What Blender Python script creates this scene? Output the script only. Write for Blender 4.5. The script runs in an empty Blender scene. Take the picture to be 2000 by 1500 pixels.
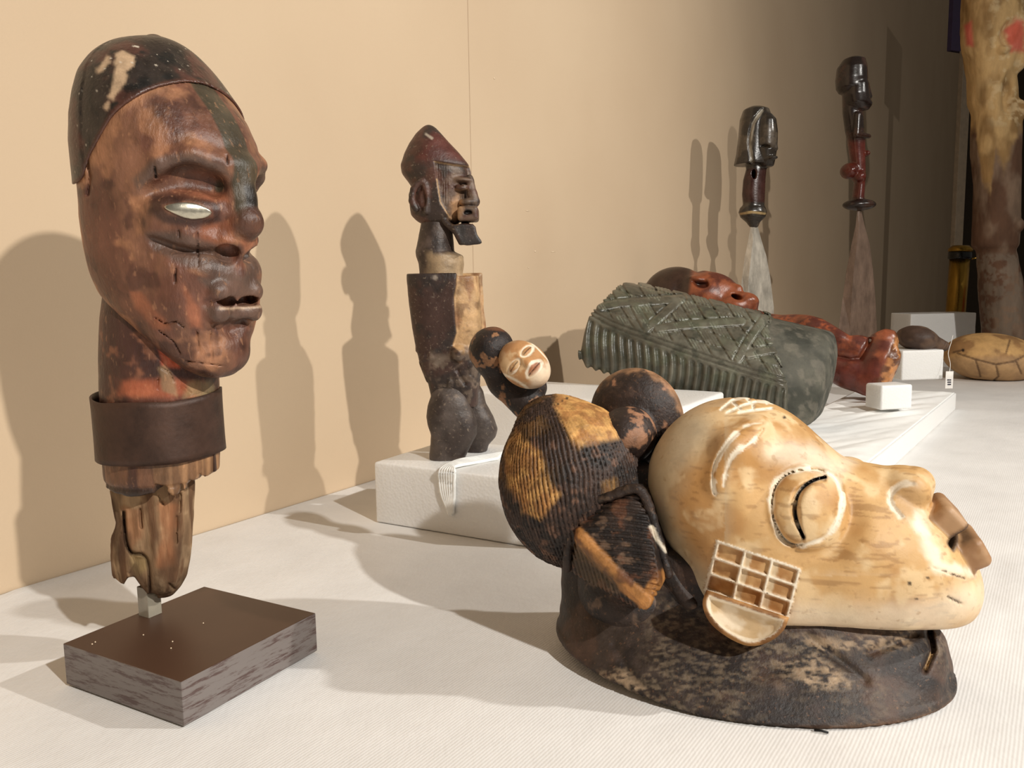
import bpy, bmesh, math, random
import numpy as np
from mathutils import Matrix, Vector

scene = bpy.context.scene
COL = scene.collection
# ------------------------------------------------------------------ camera
# metres; the table top is z = 0, the camera stands over x = y = 0 and looks along +y
F = 1600.0                      # focal length in pixels of the 2000 x 1500 frame
CAM_H = 0.30
PITCH = math.radians(7.0)
ROLL = math.radians(0.9)
_r = np.array([1.0, 0, 0]); _f = np.array([0, math.cos(PITCH), -math.sin(PITCH)]); _u = np.array([0, math.sin(PITCH), math.cos(PITCH)])
CR = math.cos(ROLL)*_r - math.sin(ROLL)*_u
CU = math.sin(ROLL)*_r + math.cos(ROLL)*_u
CF = _f
CL = np.array([0, 0, CAM_H])
cam_data = bpy.data.cameras.new('camera')
cam = bpy.data.objects.new('camera', cam_data); COL.objects.link(cam)
cam_data.sensor_fit = 'HORIZONTAL'; cam_data.sensor_width = 36.0; cam_data.lens = 36.0*F/2000.0
cam_data.clip_start = 0.01
cam.matrix_world = Matrix(((CR[0], CU[0], -CF[0], CL[0]), (CR[1], CU[1], -CF[1], CL[1]), (CR[2], CU[2], -CF[2], CL[2]), (0, 0, 0, 1)))
scene.camera = cam

def ray(px, py): return CF + CR*((px-1000)/F) + CU*((750-py)/F)
def U(px, py, Y):                       # the point seen at a pixel, standing at distance Y
    d = ray(px, py); return CL + d*(Y/d[1])
def G(px, py, z=0.0):                   # the point seen at a pixel, lying at height z
    d = ray(px, py); return CL + d*((z-CAM_H)/d[2])
def proj(P):
    q = np.asarray(P) - CL; z = q @ CF
    return np.stack([1000 + F*(q @ CR)/z, 750 - F*(q @ CU)/z], -1)

# ------------------------------------------------------------------ light: dim gallery, three ceiling spots
vs = scene.view_settings
scene.display_settings.display_device = 'sRGB'
vs.view_transform = 'Standard'; vs.look = 'None'; vs.gamma = 1.0; vs.use_curve_mapping = False
vs.exposure = -0.08
world = bpy.data.worlds.new('gallery_air'); scene.world = world; world.use_nodes = True
world.node_tree.nodes['Background'].inputs[0].default_value = (1.0, 0.90, 0.78, 1)
world.node_tree.nodes['Background'].inputs[1].default_value = 0.13

def spot(name, pos, aim, power, angle, blend, radius, color):
    l = bpy.data.lights.new(name, 'SPOT'); l.energy = power; l.spot_size = math.radians(angle); l.spot_blend = blend
    l.shadow_soft_size = radius; l.color = color
    o = bpy.data.objects.new(name, l); COL.objects.link(o)
    o.location = pos
    o.rotation_euler = (Vector(aim)-Vector(pos)).to_track_quat('-Z', 'Y').to_euler()
    return o
WARM = (1.0, 0.96, 0.90)
def from_dir(aim, d, dist): return tuple(np.array(aim)+np.array(d)/np.linalg.norm(d)*dist)
spot('gallery_spot', from_dir((-0.1, 0.95, 0.1), (0.50, -0.70, 0.505), 2.9), (0.3, 1.3, 0.05), 262, 110, 0.7, 0.03, WARM)
spot('gallery_spot', from_dir((-0.1, 0.95, 0.1), (0.838, -0.165, 0.52), 3.3), (-0.2, 0.72, 0.05), 232, 104, 1.0, 0.03, WARM)

# ------------------------------------------------------------------ numpy modelling helpers
V3 = lambda *a: np.array(a, float)
def unit(v): v = np.asarray(v, float); return v/np.linalg.norm(v)
def smin(a, b, k): h = np.clip(0.5+0.5*(b-a)/k, 0, 1); return b+(a-b)*h-k*h*(1-h)
def smax(a, b, k): return -smin(-a, -b, k)
def sst(a, b, x): t = np.clip((x-a)/(b-a), 0, 1); return t*t*(3-2*t)
def sph(P, c, r): return np.linalg.norm(P-c, axis=1)-r
def frame(z, x=None):                   # rows: x, y, z axes
    z = unit(z); x = V3(1, 0, 0) if x is None else np.asarray(x, float)
    x = unit(x-z*(x@z)); return np.stack([x, np.cross(z, x), z])
def ell(P, c, r, R=None):
    q = P-c
    if R is not None: q = q @ R.T
    r = np.asarray(r, float)
    k0 = np.linalg.norm(q/r, axis=1); k1 = np.linalg.norm(q/(r*r), axis=1)+1e-9
    return k0*(k0-1)/k1
def rcone(P, a, b, r1, r2):             # a tapered capsule
    ba = b-a; L = ba@ba+1e-12; t = np.clip((P-a)@ba/L, 0, 1)
    return np.linalg.norm(P-a-t[:, None]*ba, axis=1)-(r1+(r2-r1)*t)
def chain(P, pts, k=0.0):               # pts: [(point, radius), ...]
    d = None
    for (a, r1), (b, r2) in zip(pts[:-1], pts[1:]):
        e = rcone(P, np.asarray(a, float), np.asarray(b, float), r1, r2); d = e if d is None else (smin(d, e, k) if k else np.minimum(d, e))
    return d
def box(P, c, h, R=None, r=0.0):
    q = P-c
    if R is not None: q = q @ R.T
    q = np.abs(q)-(np.asarray(h, float)-r)
    return np.linalg.norm(np.maximum(q, 0), axis=1)+np.minimum(q.max(axis=1), 0)-r
def pdist(uv, poly, closed=False):      # distance in pixels to a polyline (far points get the distance to its box)
    poly = np.asarray(poly, float); lo_, hi_ = poly.min(0)-45, poly.max(0)+45
    ok = ((uv > lo_) & (uv < hi_)).all(1)
    if len(uv) > 2000 and ok.mean() < 0.8:
        out = np.linalg.norm(np.maximum(np.maximum(lo_-uv, uv-hi_), 0), axis=1)+45
        if ok.any(): out[ok] = pdist_(uv[ok], poly, closed)
        return out
    return pdist_(uv, poly, closed)
def pdist_(uv, poly, closed=False):
    uv = uv.astype(np.float32); poly = poly.astype(np.float32); n = len(poly); best = np.full(len(uv), 1e18, np.float32)
    X, Yv = uv[:, 0], uv[:, 1]
    for i in range(n if closed else n-1):
        ax_, ay = poly[i]; bx, by = poly[(i+1) % n]-poly[i]; qx = X-ax_; qy = Yv-ay
        t = np.clip((qx*bx+qy*by)/(bx*bx+by*by+1e-9), 0, 1); qx = qx-t*bx; qy = qy-t*by
        np.minimum(best, qx*qx+qy*qy, out=best)
    return np.sqrt(best)
def pin(uv, poly):
    poly = np.asarray(poly, float); n = len(poly); c = np.zeros(len(uv), bool); x, y = uv[:, 0], uv[:, 1]
    for i in range(n):
        (x0, y0), (x1, y1) = poly[i], poly[i-1]
        if y0 == y1: continue
        c ^= ((y0 > y) != (y1 > y)) & (x < (x1-x0)*(y-y0)/(y1-y0)+x0)
    return c
def psd(uv, poly): d = pdist(uv, poly, True); return np.where(pin(uv, poly), -d, d)
def spl(pts, n=8, closed=False):        # Catmull-Rom through the points
    p = np.asarray(pts, float); m = len(p); out = []
    for i in range(m if closed else m-1):
        g = (lambda j: p[j % m]) if closed else (lambda j: p[min(max(j, 0), m-1)])
        p0, p1, p2, p3 = g(i-1), g(i), g(i+1), g(i+2)
        for t in np.linspace(0, 1, n, endpoint=False):
            out.append(0.5*((2*p1)+(-p0+p2)*t+(2*p0-5*p1+4*p2-p3)*t*t+(-p0+3*p1-3*p2+p3)*t**3))
    if not closed: out.append(p[-1])
    return np.array(out)
def table_fn(xs, ys, smooth=0.02):      # a smooth function through keys
    xs = np.asarray(xs, float); ys = np.asarray(ys, float); o = np.argsort(xs); xs, ys = xs[o], ys[o]
    t = np.linspace(xs[0], xs[-1], 500); v = np.interp(t, xs, ys)
    if smooth:
        w = max(1, int(500*smooth)); k = np.exp(-0.5*(np.arange(-3*w, 3*w+1)/w)**2); k /= k.sum()
        v = np.convolve(np.concatenate([2*v[0]-v[3*w:0:-1], v, 2*v[-1]-v[-2:-3*w-2:-1]]), k, 'valid')
    return lambda x: np.interp(x, t, v)
_rs = np.random.RandomState(7); _perm = _rs.rand(4096)
def vnoise(P):
    i = np.floor(P).astype(np.int64); f = P-i; f = f*f*(3-2*f); r = 0
    for dx in (0, 1):
        for dy in (0, 1):
            for dz in (0, 1):
                h = _perm[((i[:, 0]+dx)*1619+(i[:, 1]+dy)*31337+(i[:, 2]+dz)*6971) & 4095]
                r = r+h*(f[:, 0] if dx else 1-f[:, 0])*(f[:, 1] if dy else 1-f[:, 1])*(f[:, 2] if dz else 1-f[:, 2])
    return r
def fbm(P, freq, octv=4, stretch=(1, 1, 1)):
    Q = P*np.asarray(stretch, float)*freq; s = 0; a = 0.5; n = 0
    for k in range(octv): s = s+a*vnoise(Q+17.3*k); n += a; Q = Q*2.03; a *= 0.5
    return s/n
def loft(P, o, f, s, keys, smooth=0.015, kend=0.004):
    """keys: rows (z, centre along f, reach forward, reach back, half width, exponent) of a form that stands along z"""
    K = np.asarray(keys, float); q = P-o; a = q@f; b = q@s; z = q[:, 2]
    T = [table_fn(K[:, 0], K[:, j], smooth) for j in range(1, K.shape[1])]
    c = T[0](z); af = np.maximum(T[1](z), 1e-3); ab = np.maximum(T[2](z), 1e-3); w = np.maximum(T[3](z), 1e-3); n = T[4](z)
    u = a-c; ax = np.where(u > 0, af, ab)
    rho = (np.abs(u/ax)**n+np.abs(b/w)**n)**(1/n)
    d = (rho-1)*np.minimum(ax, w)
    return smax(d, np.maximum(z-K[:, 0].max(), K[:, 0].min()-z), kend)
def mirror(P, o, s):                    # fold the far half onto the near half (s > 0)
    b = (P-o)@s; return P+np.where(b < 0, -2*b, 0)[:, None]*s
def hit(fn, px, py, Y0=0.3, n=160):
    d = unit(ray(px, py)); t = Y0/d[1]
    for _ in range(n):
        e = float(fn((CL+d*t)[None])[0])
        if abs(e) < 1e-4: break
        t += 0.6*e
    return CL+d*t

def mesh_sdf(fn, lo, hi, h, slack=1.2, newton=1):
    lo = np.asarray(lo, float); hi = np.asarray(hi, float); B = 4
    nb = np.ceil((hi-lo)/(h*B)).astype(int)+1; n = nb*B
    ax = [lo[i]+(np.arange(nb[i])*B+1.5)*h for i in range(3)]
    C = np.stack(np.meshgrid(*ax, indexing='ij'), -1).reshape(-1, 3)
    dc = np.concatenate([fn(c) for c in np.array_split(C, max(1, len(C)//200000+1))])
    act = np.abs(dc) < (2.6*h+1.5*h)*slack
    D = np.repeat(np.repeat(np.repeat(dc.reshape(nb), B, 0), B, 1), B, 2).astype(np.float32)
    bi = np.stack(np.unravel_index(np.nonzero(act)[0], nb), -1)
    off = np.stack(np.meshgrid(*[np.arange(B)]*3, indexing='ij'), -1).reshape(-1, 3)
    I = (bi[:, None]*B+off[None]).reshape(-1, 3)
    vals = np.concatenate([fn(lo+c*h) for c in np.array_split(I, max(1, len(I)//300000+1))])
    D[I[:, 0], I[:, 1], I[:, 2]] = vals
    for a in range(3):                  # close the border
        s = [slice(None)]*3
        for e in (0, -1): s[a] = e; D[tuple(s)] = np.maximum(D[tuple(s)], h)
    S = D < 0
    cnt = np.zeros(np.array(D.shape)-1, np.int8)
    for dx in (0, 1):
        for dy in (0, 1):
            for dz in (0, 1):
                cnt += S[dx:D.shape[0]-1+dx, dy:D.shape[1]-1+dy, dz:D.shape[2]-1+dz]
    cell = np.stack(np.nonzero((cnt > 0) & (cnt < 8)), -1)
    acc = np.zeros((len(cell), 3)); num = np.zeros(len(cell))
    cor = [(x, y, z) for x in (0, 1) for y in (0, 1) for z in (0, 1)]
    cv = {c: D[cell[:, 0]+c[0], cell[:, 1]+c[1], cell[:, 2]+c[2]] for c in cor}
    for c in cor:
        for a in range(3):
            if c[a]: continue
            e = list(c); e[a] = 1; e = tuple(e); va, vb = cv[c], cv[e]; m = (va < 0) != (vb < 0)
            t = np.where(m, va/np.where(m, va-vb, 1), 0); p = np.zeros((len(cell), 3)); p[:] = c; p[:, a] = t
            acc += np.where(m[:, None], p, 0); num += m
    V = lo+(cell+acc/num[:, None])*h
    idx = np.full(cnt.shape, -1, np.int32); idx[cell[:, 0], cell[:, 1], cell[:, 2]] = np.arange(len(cell))
    faces = []
    for a in range(3):
        b, c = (a+1) % 3, (a+2) % 3
        s0 = [slice(None)]*3; s1 = [slice(None)]*3; s0[a] = slice(0, -1); s1[a] = slice(1, None)
        A, Bv = S[tuple(s0)], S[tuple(s1)]
        E = np.stack(np.nonzero(A != Bv), -1)
        E = E[(E[:, b] > 0) & (E[:, c] > 0)]
        flip = S[E[:, 0], E[:, 1], E[:, 2]]
        def at(db, dc):
            q = E.copy(); q[:, b] -= db; q[:, c] -= dc; return idx[q[:, 0], q[:, 1], q[:, 2]]
        q = np.stack([at(1, 1), at(0, 1), at(0, 0), at(1, 0)], -1)
        q = np.where(flip[:, None], q, q[:, ::-1]); faces.append(q)
    Fq = np.concatenate(faces); Fq = Fq[(Fq >= 0).all(1)]
    e = h*0.4; N = None
    for it in range(newton):
        g = np.stack([fn(V+np.eye(3)[a]*e)-fn(V-np.eye(3)[a]*e) for a in range(3)], -1)/(2*e)
        gl = np.linalg.norm(g, axis=1)+1e-9; N = g/gl[:, None]
        st = np.clip(fn(V)/np.maximum(gl, 0.3), -0.6*h, 0.6*h); V = V-N*st[:, None]
    return V, Fq, N

def srgb(r, g, b):                      # 0..255 display values -> linear
    c = np.array([r, g, b])/255.0; return np.where(c <= 0.04045, c/12.92, ((c+0.055)/1.055)**2.4)
def mixc(a, b, t): return a+(b-a)*np.clip(t, 0, 1)[:, None]
def new_obj(name, me, mat, parent=None):
    o = bpy.data.objects.new(name, me); COL.objects.link(o)
    if mat: me.materials.append(mat)
    if parent is not None: put(o, parent)
    return o
def put(o, parent):                     # parent, keeping the place in the world
    o.parent = parent; o.matrix_parent_inverse = Matrix.Translation(parent.location).inverted()
def mesh_obj(name, V, Fc, mat, parent=None, colors=None, smooth=True):
    me = bpy.data.meshes.new(name); V = np.asarray(V, float)
    if isinstance(Fc, np.ndarray) and Fc.ndim == 2:
        k = Fc.shape[1]; me.vertices.add(len(V)); me.vertices.foreach_set('co', V.ravel().astype(np.float32))
        me.loops.add(Fc.size); me.loops.foreach_set('vertex_index', Fc.ravel().astype(np.int32))
        me.polygons.add(len(Fc)); me.polygons.foreach_set('loop_start', np.arange(0, Fc.size, k, dtype=np.int32))
        me.update(calc_edges=True); me.validate()
    else:
        me.from_pydata([tuple(v) for v in V], [], [tuple(f) for f in Fc]); me.update()
    if colors is not None:
        at = me.color_attributes.new('Col', 'FLOAT_COLOR', 'POINT')
        at.data.foreach_set('color', np.concatenate([np.clip(colors, 0, 1), np.ones((len(V), 1))], 1).ravel().astype(np.float32))
    if smooth: me.polygons.foreach_set('use_smooth', np.ones(len(me.polygons), bool))
    return new_obj(name, me, mat, parent)
def sculpt(name, fn, lo, hi, h, mat, parent=None, color=None, **kw):
    V, Q, N = mesh_sdf(fn, lo, hi, h, **kw)
    c = None
    if color is not None: c = color(V, proj(V), N)
    return mesh_obj(name, V, Q, mat, parent, c)
def thing(name, loc, label, cat, group=None):
    o = bpy.data.objects.new(name, None); COL.objects.link(o); o.location = tuple(loc); o.empty_display_size = 0.02
    return tag(o, label, cat, group)
def tag(o, label=None, cat=None, group=None, kind=None):
    for k, v in (('label', label), ('category', cat), ('group', group), ('kind', kind)):
        if v: o[k] = v
    return o
def bm_obj(name, bm, mat, parent=None, smooth=False, colors=None):
    me = bpy.data.meshes.new(name); bmesh.ops.recalc_face_normals(bm, faces=bm.faces); bm.to_mesh(me); bm.free()
    if smooth: me.polygons.foreach_set('use_smooth', np.ones(len(me.polygons), bool))
    return new_obj(name, me, mat, parent)
def bm_box(bm, c, h, R=None, bev=0.0, seg=2):
    r = bmesh.ops.create_cube(bm, size=2.0); vs_ = r['verts']
    M = Matrix.Identity(3) if R is None else Matrix([list(x) for x in np.asarray(R).T])
    for v in vs_: v.co = M @ Vector((v.co.x*h[0], v.co.y*h[1], v.co.z*h[2])) + Vector(tuple(c))
    if bev:
        es = list({e for v in vs_ for e in v.link_edges}); bmesh.ops.bevel(bm, geom=es, offset=bev, segments=seg, affect='EDGES', profile=0.6)
    return bm
def tube(name, pts, r, mat, parent=None, sides=8, radii=None):
    pts = np.asarray(pts, float); n = len(pts); V = []; Fc = []
    T = np.gradient(pts, axis=0); ref = V3(0, 0, 1)
    for i in range(n):
        t = unit(T[i]); x = np.cross(t, ref); x = unit(x) if np.linalg.norm(x) > 1e-4 else V3(1, 0, 0); y = np.cross(t, x)
        rr = radii[i] if radii is not None else r
        for k in range(sides):
            a = 2*math.pi*k/sides; V.append(pts[i]+rr*(x*math.cos(a)+y*math.sin(a)))
    for i in range(n-1):
        for k in range(sides): Fc.append((i*sides+k, i*sides+(k+1) % sides, (i+1)*sides+(k+1) % sides, (i+1)*sides+k))
    Fc.append(tuple(range(sides))[::-1]); Fc.append(tuple((n-1)*sides+k for k in range(sides)))
    return mesh_obj(name, V, Fc, mat, parent)
def lathe(name, prof, c, mat, parent=None, seg=40, axis=None, squash=1.0, wob=0.0, seed=1):
    R = frame(V3(0, 0, 1) if axis is None else axis); rs = np.random.RandomState(seed); V = []; Fc = []; m = len(prof)
    ph = rs.rand(6)*6.28
    for i, (r, z) in enumerate(prof):
        for k in range(seg):
            a = 2*math.pi*k/seg; rr = r*(1+wob*(math.sin(2*a+ph[0])+0.6*math.sin(3*a+ph[1]+z*30)+0.4*math.sin(5*a+ph[2]-z*40)))
            V.append(c+R.T@V3(rr*math.cos(a), rr*math.sin(a)*squash, z))
    for i in range(m-1):
        for k in range(seg): Fc.append((i*seg+k, i*seg+(k+1) % seg, (i+1)*seg+(k+1) % seg, (i+1)*seg+k))
    Fc.append(tuple(range(seg))[::-1]); Fc.append(tuple((m-1)*seg+k for k in range(seg)))
    return mesh_obj(name, V, Fc, mat, parent)

# ------------------------------------------------------------------ materials
def nodes(name):
    m = bpy.data.materials.new(name); m.use_nodes = True; nt = m.node_tree
    return m, nt, nt.nodes['Principled BSDF']
def N_(nt, t, **kw):
    n = nt.nodes.new(t)
    for k, v in kw.items():
        if k in n.inputs: n.inputs[k].default_value = v
        else: setattr(n, k, v)
    return n
def lk(nt, a, b): nt.links.new(a, b)
def coords(nt, scale=(1, 1, 1), rot=(0, 0, 0)):
    g = N_(nt, 'ShaderNodeNewGeometry'); mp = N_(nt, 'ShaderNodeMapping'); mp.inputs['Scale'].default_value = scale; mp.inputs['Rotation'].default_value = rot
    lk(nt, g.outputs['Position'], mp.inputs['Vector']); return mp.outputs['Vector']
def carved(name, rough=0.5, var=0.35, freq=60, stretch=(1, 1, 1), bump=0.25, bfreq=350, spec=0.4, speck=None, speck_amt=0.5, rvar=0.15, base=None):
    """painted, carved wood: vertex pigment x grain, pores in the bump"""
    m, nt, b = nodes(name)
    if base is None: src = N_(nt, 'ShaderNodeVertexColor', layer_name='Col').outputs['Color']
    else:
        rgb = N_(nt, 'ShaderNodeRGB'); rgb.outputs[0].default_value = (*base, 1); src = rgb.outputs[0]
    v = coords(nt, stretch)
    n1 = N_(nt, 'ShaderNodeTexNoise', Scale=freq, Detail=6.0, Roughness=0.65); lk(nt, v, n1.inputs['Vector'])
    mr = N_(nt, 'ShaderNodeMapRange'); mr.inputs['From Min'].default_value = 0.3; mr.inputs['From Max'].default_value = 0.7
    mr.inputs['To Min'].default_value = 1-var; mr.inputs['To Max'].default_value = 1+var; lk(nt, n1.outputs['Fac'], mr.inputs['Value'])
    mx = N_(nt, 'ShaderNodeVectorMath', operation='SCALE'); lk(nt, src, mx.inputs[0]); lk(nt, mr.outputs['Result'], mx.inputs['Scale'])
    out = mx.outputs['Vector']
    if speck is not None:
        n3 = N_(nt, 'ShaderNodeTexNoise', Scale=freq*5, Detail=3.0); lk(nt, v, n3.inputs['Vector'])
        r3 = N_(nt, 'ShaderNodeMapRange'); r3.inputs['From Min'].default_value = 0.62; r3.inputs['From Max'].default_value = 0.72; r3.inputs['To Max'].default_value = speck_amt
        lk(nt, n3.outputs['Fac'], r3.inputs['Value'])
        mm = N_(nt, 'ShaderNodeMix', data_type='RGBA'); lk(nt, r3.outputs['Result'], mm.inputs[0]); lk(nt, out, mm.inputs[6]); mm.inputs[7].default_value = (*speck, 1); out = mm.outputs[2]
    lk(nt, out, b.inputs['Base Color'])
    b.inputs['Specular IOR Level'].default_value = spec
    rr = N_(nt, 'ShaderNodeMapRange'); rr.inputs['To Min'].default_value = max(0.05, rough-rvar); rr.inputs['To Max'].default_value = min(1, rough+rvar); lk(nt, n1.outputs['Fac'], rr.inputs['Value']); lk(nt, rr.outputs['Result'], b.inputs['Roughness'])
    n2 = N_(nt, 'ShaderNodeTexNoise', Scale=bfreq, Detail=5.0, Roughness=0.6); lk(nt, v, n2.inputs['Vector'])
    bp = N_(nt, 'ShaderNodeBump', Strength=bump, Distance=0.002); lk(nt, n2.outputs['Fac'], bp.inputs['Height']); lk(nt, bp.outputs['Normal'], b.inputs['Normal'])
    return m
def plain(name, rgb, rough=0.6, metal=0.0, var=0.15, freq=40, stretch=(1, 1, 1), bump=0.1, bfreq=300, spec=0.4, sss=0.0):
    m = carved(name, rough, var, freq, stretch, bump, bfreq, spec, base=rgb)
    b = m.node_tree.nodes['Principled BSDF']; b.inputs['Metallic'].default_value = metal
    if sss: b.inputs['Subsurface Weight'].default_value = sss; b.inputs['Subsurface Radius'].default_value = (0.01, 0.009, 0.008); b.inputs['Subsurface Scale'].default_value = 1.0
    return m

# ------------------------------------------------------------------ the room
WA = V3(-0.515, 0.788, 0); WD = unit(V3(0.5428, 0.8398, 0)); WN = V3(WD[1], -WD[0], 0)   # wall foot, along, into the room
def onwall(t, n, z): return WA+WD*t+WN*n+V3(0, 0, z)
def wpx(px, py, n=0.0):                 # a pixel on the wall -> (along, height)
    d = ray(px, py); t = ((WA+WN*n-CL)@WN)/(d@WN); p = CL+d*t
    return float((p-WA)@WD), float(p[2])
WR = np.stack([WD, -WN, V3(0, 0, 1)])   # wall frame: along, into the wall, up
def wall_material():
    m, nt, b = nodes('beige_wall_paint'); v = coords(nt)
    n = N_(nt, 'ShaderNodeTexNoise', Scale=420.0, Detail=3.0, Roughness=0.6); lk(nt, v, n.inputs['Vector'])
    n2 = N_(nt, 'ShaderNodeTexNoise', Scale=2.5, Detail=4.0); lk(nt, v, n2.inputs['Vector'])
    cr = N_(nt, 'ShaderNodeValToRGB'); cr.color_ramp.elements[0].position = 0.3; cr.color_ramp.elements[1].position = 0.7
    cr.color_ramp.elements[0].color = (*srgb(197, 173, 144), 1); cr.color_ramp.elements[1].color = (*srgb(203, 180, 151), 1); lk(nt, n2.outputs['Fac'], cr.inputs['Fac'])
    lk(nt, cr.outputs['Color'], b.inputs['Base Color']); b.inputs['Roughness'].default_value = 0.75; b.inputs['Specular IOR Level'].default_value = 0.25
    bp = N_(nt, 'ShaderNodeBump', Strength=0.16, Distance=0.0012); lk(nt, n.outputs['Fac'], bp.inputs['Height']); lk(nt, bp.outputs['Normal'], b.inputs['Normal'])
    return m
M_wall = wall_material()
wall = thing('wall_back', onwall(1.2, 0, -0.75), None, None); tag(wall, 'long beige painted gallery wall behind the table', None, None, 'structure')
t_seam, _ = wpx(920, 300)
for (t0, t1) in ((-2.2, t_seam-0.0006), (t_seam+0.0006, 11.0)):
    bm = bmesh.new(); bm_box(bm, onwall((t0+t1)/2, -0.03, 1.75), ((t1-t0)/2, 0.03, 2.5), WR, 0.0008, 1)
    bm_obj('wall_panel', bm, M_wall, wall)
bm = bmesh.new(); bm_box(bm, onwall(4.4, -0.066, 1.75), (6.6, 0.005, 2.5), WR); bm_obj('wall_backing', bm, M_wall, wall)
M_chip = plain('chipped_paint', srgb(226, 206, 176), 0.9)
for (px, py, w, h_) in ((965, 153, 6, 4), (1045, 491, 7, 4), (1080, 492, 22, 2), (1032, 523, 5, 3), (1010, 540, 3, 2), (1030, 412, 16, 2)):
    t, z = wpx(px, py); c = onwall(t, 0.0004, z); k = 0.0009
    bm = bmesh.new(); bmesh.ops.create_icosphere(bm, subdivisions=1, radius=1.0)
    for v in bm.verts: v.co = Vector(tuple(c+WD*v.co.x*w*k*0.5+WN*v.co.y*0.0007+V3(0, 0, v.co.z*h_*k*0.5)))
    bm_obj('paint_chip', bm, M_chip, wall, True)
M_floor = plain('dark_floor', srgb(70, 62, 56), 0.6)
bm = bmesh.new(); bm_box(bm, (3.5, 5.0, -0.80), (7.5, 8.5, 0.05)); tag(bm_obj('floor', bm, M_floor), 'dark gallery floor', None, None, 'structure')
M_dark = plain('far_wall_paint', srgb(74, 64, 52), 0.8)
bm = bmesh.new(); bm_box(bm, onwall(11.1, 2.4, 1.75), (0.05, 2.6, 2.5), WR); tag(bm_obj('wall_far', bm, M_dark), 'dim far end wall of the gallery', None, None, 'structure')

# ------------------------------------------------------------------ table and cloth
def cloth_material():
    m, nt, b = nodes('white_nonwoven_cloth')
    v = coords(nt, (1, 1, 1), (0, 0, math.radians(34)))
    w = N_(nt, 'ShaderNodeTexWave', Scale=128.0, Distortion=0.8, Detail=2.0); w.inputs['Detail Scale'].default_value = 0.4; lk(nt, v, w.inputs['Vector'])
    n = N_(nt, 'ShaderNodeTexNoise', Scale=9.0, Detail=5.0, Roughness=0.55); lk(nt, v, n.inputs['Vector'])
    n2 = N_(nt, 'ShaderNodeTexNoise', Scale=300.0, Detail=3.0); lk(nt, coords(nt, (1, 0.25, 1), (0, 0, math.radians(-30))), n2.inputs['Vector'])
    a = N_(nt, 'ShaderNodeMath', operation='MULTIPLY_ADD'); lk(nt, w.outputs['Fac'], a.inputs[0]); a.inputs[1].default_value = 0.55; lk(nt, n2.outputs['Fac'], a.inputs[2])
    bp = N_(nt, 'ShaderNodeBump', Strength=0.22, Distance=0.0008); lk(nt, a.outputs[0], bp.inputs['Height'])
    bp2 = N_(nt, 'ShaderNodeBump', Strength=0.25, Distance=0.012); lk(nt, n.outputs['Fac'], bp2.inputs['Height']); lk(nt, bp.outputs['Normal'], bp2.inputs['Normal'])
    lk(nt, bp2.outputs['Normal'], b.inputs['Normal'])
    cr = N_(nt, 'ShaderNodeValToRGB'); cr.color_ramp.elements[0].position = 0.25; cr.color_ramp.elements[1].position = 0.8
    cr.color_ramp.elements[0].color = (*srgb(222, 220, 217), 1); cr.color_ramp.elements[1].color = (*srgb(238, 236, 233), 1); lk(nt, n.outputs['Fac'], cr.inputs['Fac'])
    lk(nt, cr.outputs['Color'], b.inputs['Base Color']); b.inputs['Roughness'].default_value = 0.6; b.inputs['Specular IOR Level'].default_value = 0.3
    return m
M_cloth = cloth_material()
M_board = plain('table_board', srgb(120, 98, 74), 0.6)
tb = thing('trestle_table', onwall(1.2, 0.6, -0.75), 'long table under the white cloth along the beige wall', 'table')
bm = bmesh.new(); bm_box(bm, onwall(1.2, 0.62, -0.026), (3.0, 0.585, 0.02), WR, 0.003); bm_obj('table_top', bm, M_board, tb)
for t in (-1.6, 1.2, 4.0):
    for n in (0.1, 1.14):
        bm = bmesh.new(); bm_box(bm, onwall(t, n, -0.397), (0.025, 0.025, 0.353), WR, 0.003); bm_obj('leg', bm, M_board, tb)
def make_cloth():
    ts = np.concatenate([np.arange(-1.82, -0.6, 0.04), np.arange(-0.6, 2.6, 0.012), np.arange(2.6, 4.24, 0.04)])
    ns = np.concatenate([[0.001], np.arange(0.004, 0.9, 0.012), np.arange(0.9, 1.24, 0.03)])
    T, Nn = np.meshgrid(ts, ns, indexing='ij')
    P = WA+WD*T[..., None]+WN*Nn[..., None]; P = P.reshape(-1, 3)
    e = 0.0006+0*P[:, 0]
    z = -0.0007+0.0007*fbm(P+5, 14, 3)
    for poly, hgt, wd in (([(1935, 1170), (1915, 1240), (1925, 1330), (1915, 1400), (1870, 1500)], 0.0016, 3.5), ([(1995, 1090), (1990, 1200), (2020, 1400)], 0.0014, 4),
                          ([(0, 1310), (120, 1345), (215, 1400)], 0.0008, 3), ([(20, 1158), (130, 1126), (230, 1098), (330, 1062)], 0.0018, 3)):
        ok = P[:, 1] > 0.2; uv = np.full((len(P), 2), -9999.0); uv[ok] = proj(P[ok]); z = z+hgt*np.exp(-(pdist(uv, spl(poly, 5))/wd)**2)
    n = Nn.ravel(); edge = n > 1.215
    P[:, 2] = np.where(edge, -0.002-(n-1.215)*6, z)
    a, b = len(ts), len(ns); i = np.arange((a-1)*(b-1)); r, c = i//(b-1), i % (b-1)
    Q = np.stack([r*b+c, (r+1)*b+c, (r+1)*b+c+1, r*b+c+1], -1)[:, ::-1]
    o = mesh_obj('tablecloth', P, Q, M_cloth)
    md = o.modifiers.new('thick', 'SOLIDIFY'); md.thickness = 0.001; md.offset = -1
    return tag(o, 'white nonwoven cloth covering the long table', 'tablecloth')
make_cloth()

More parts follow.
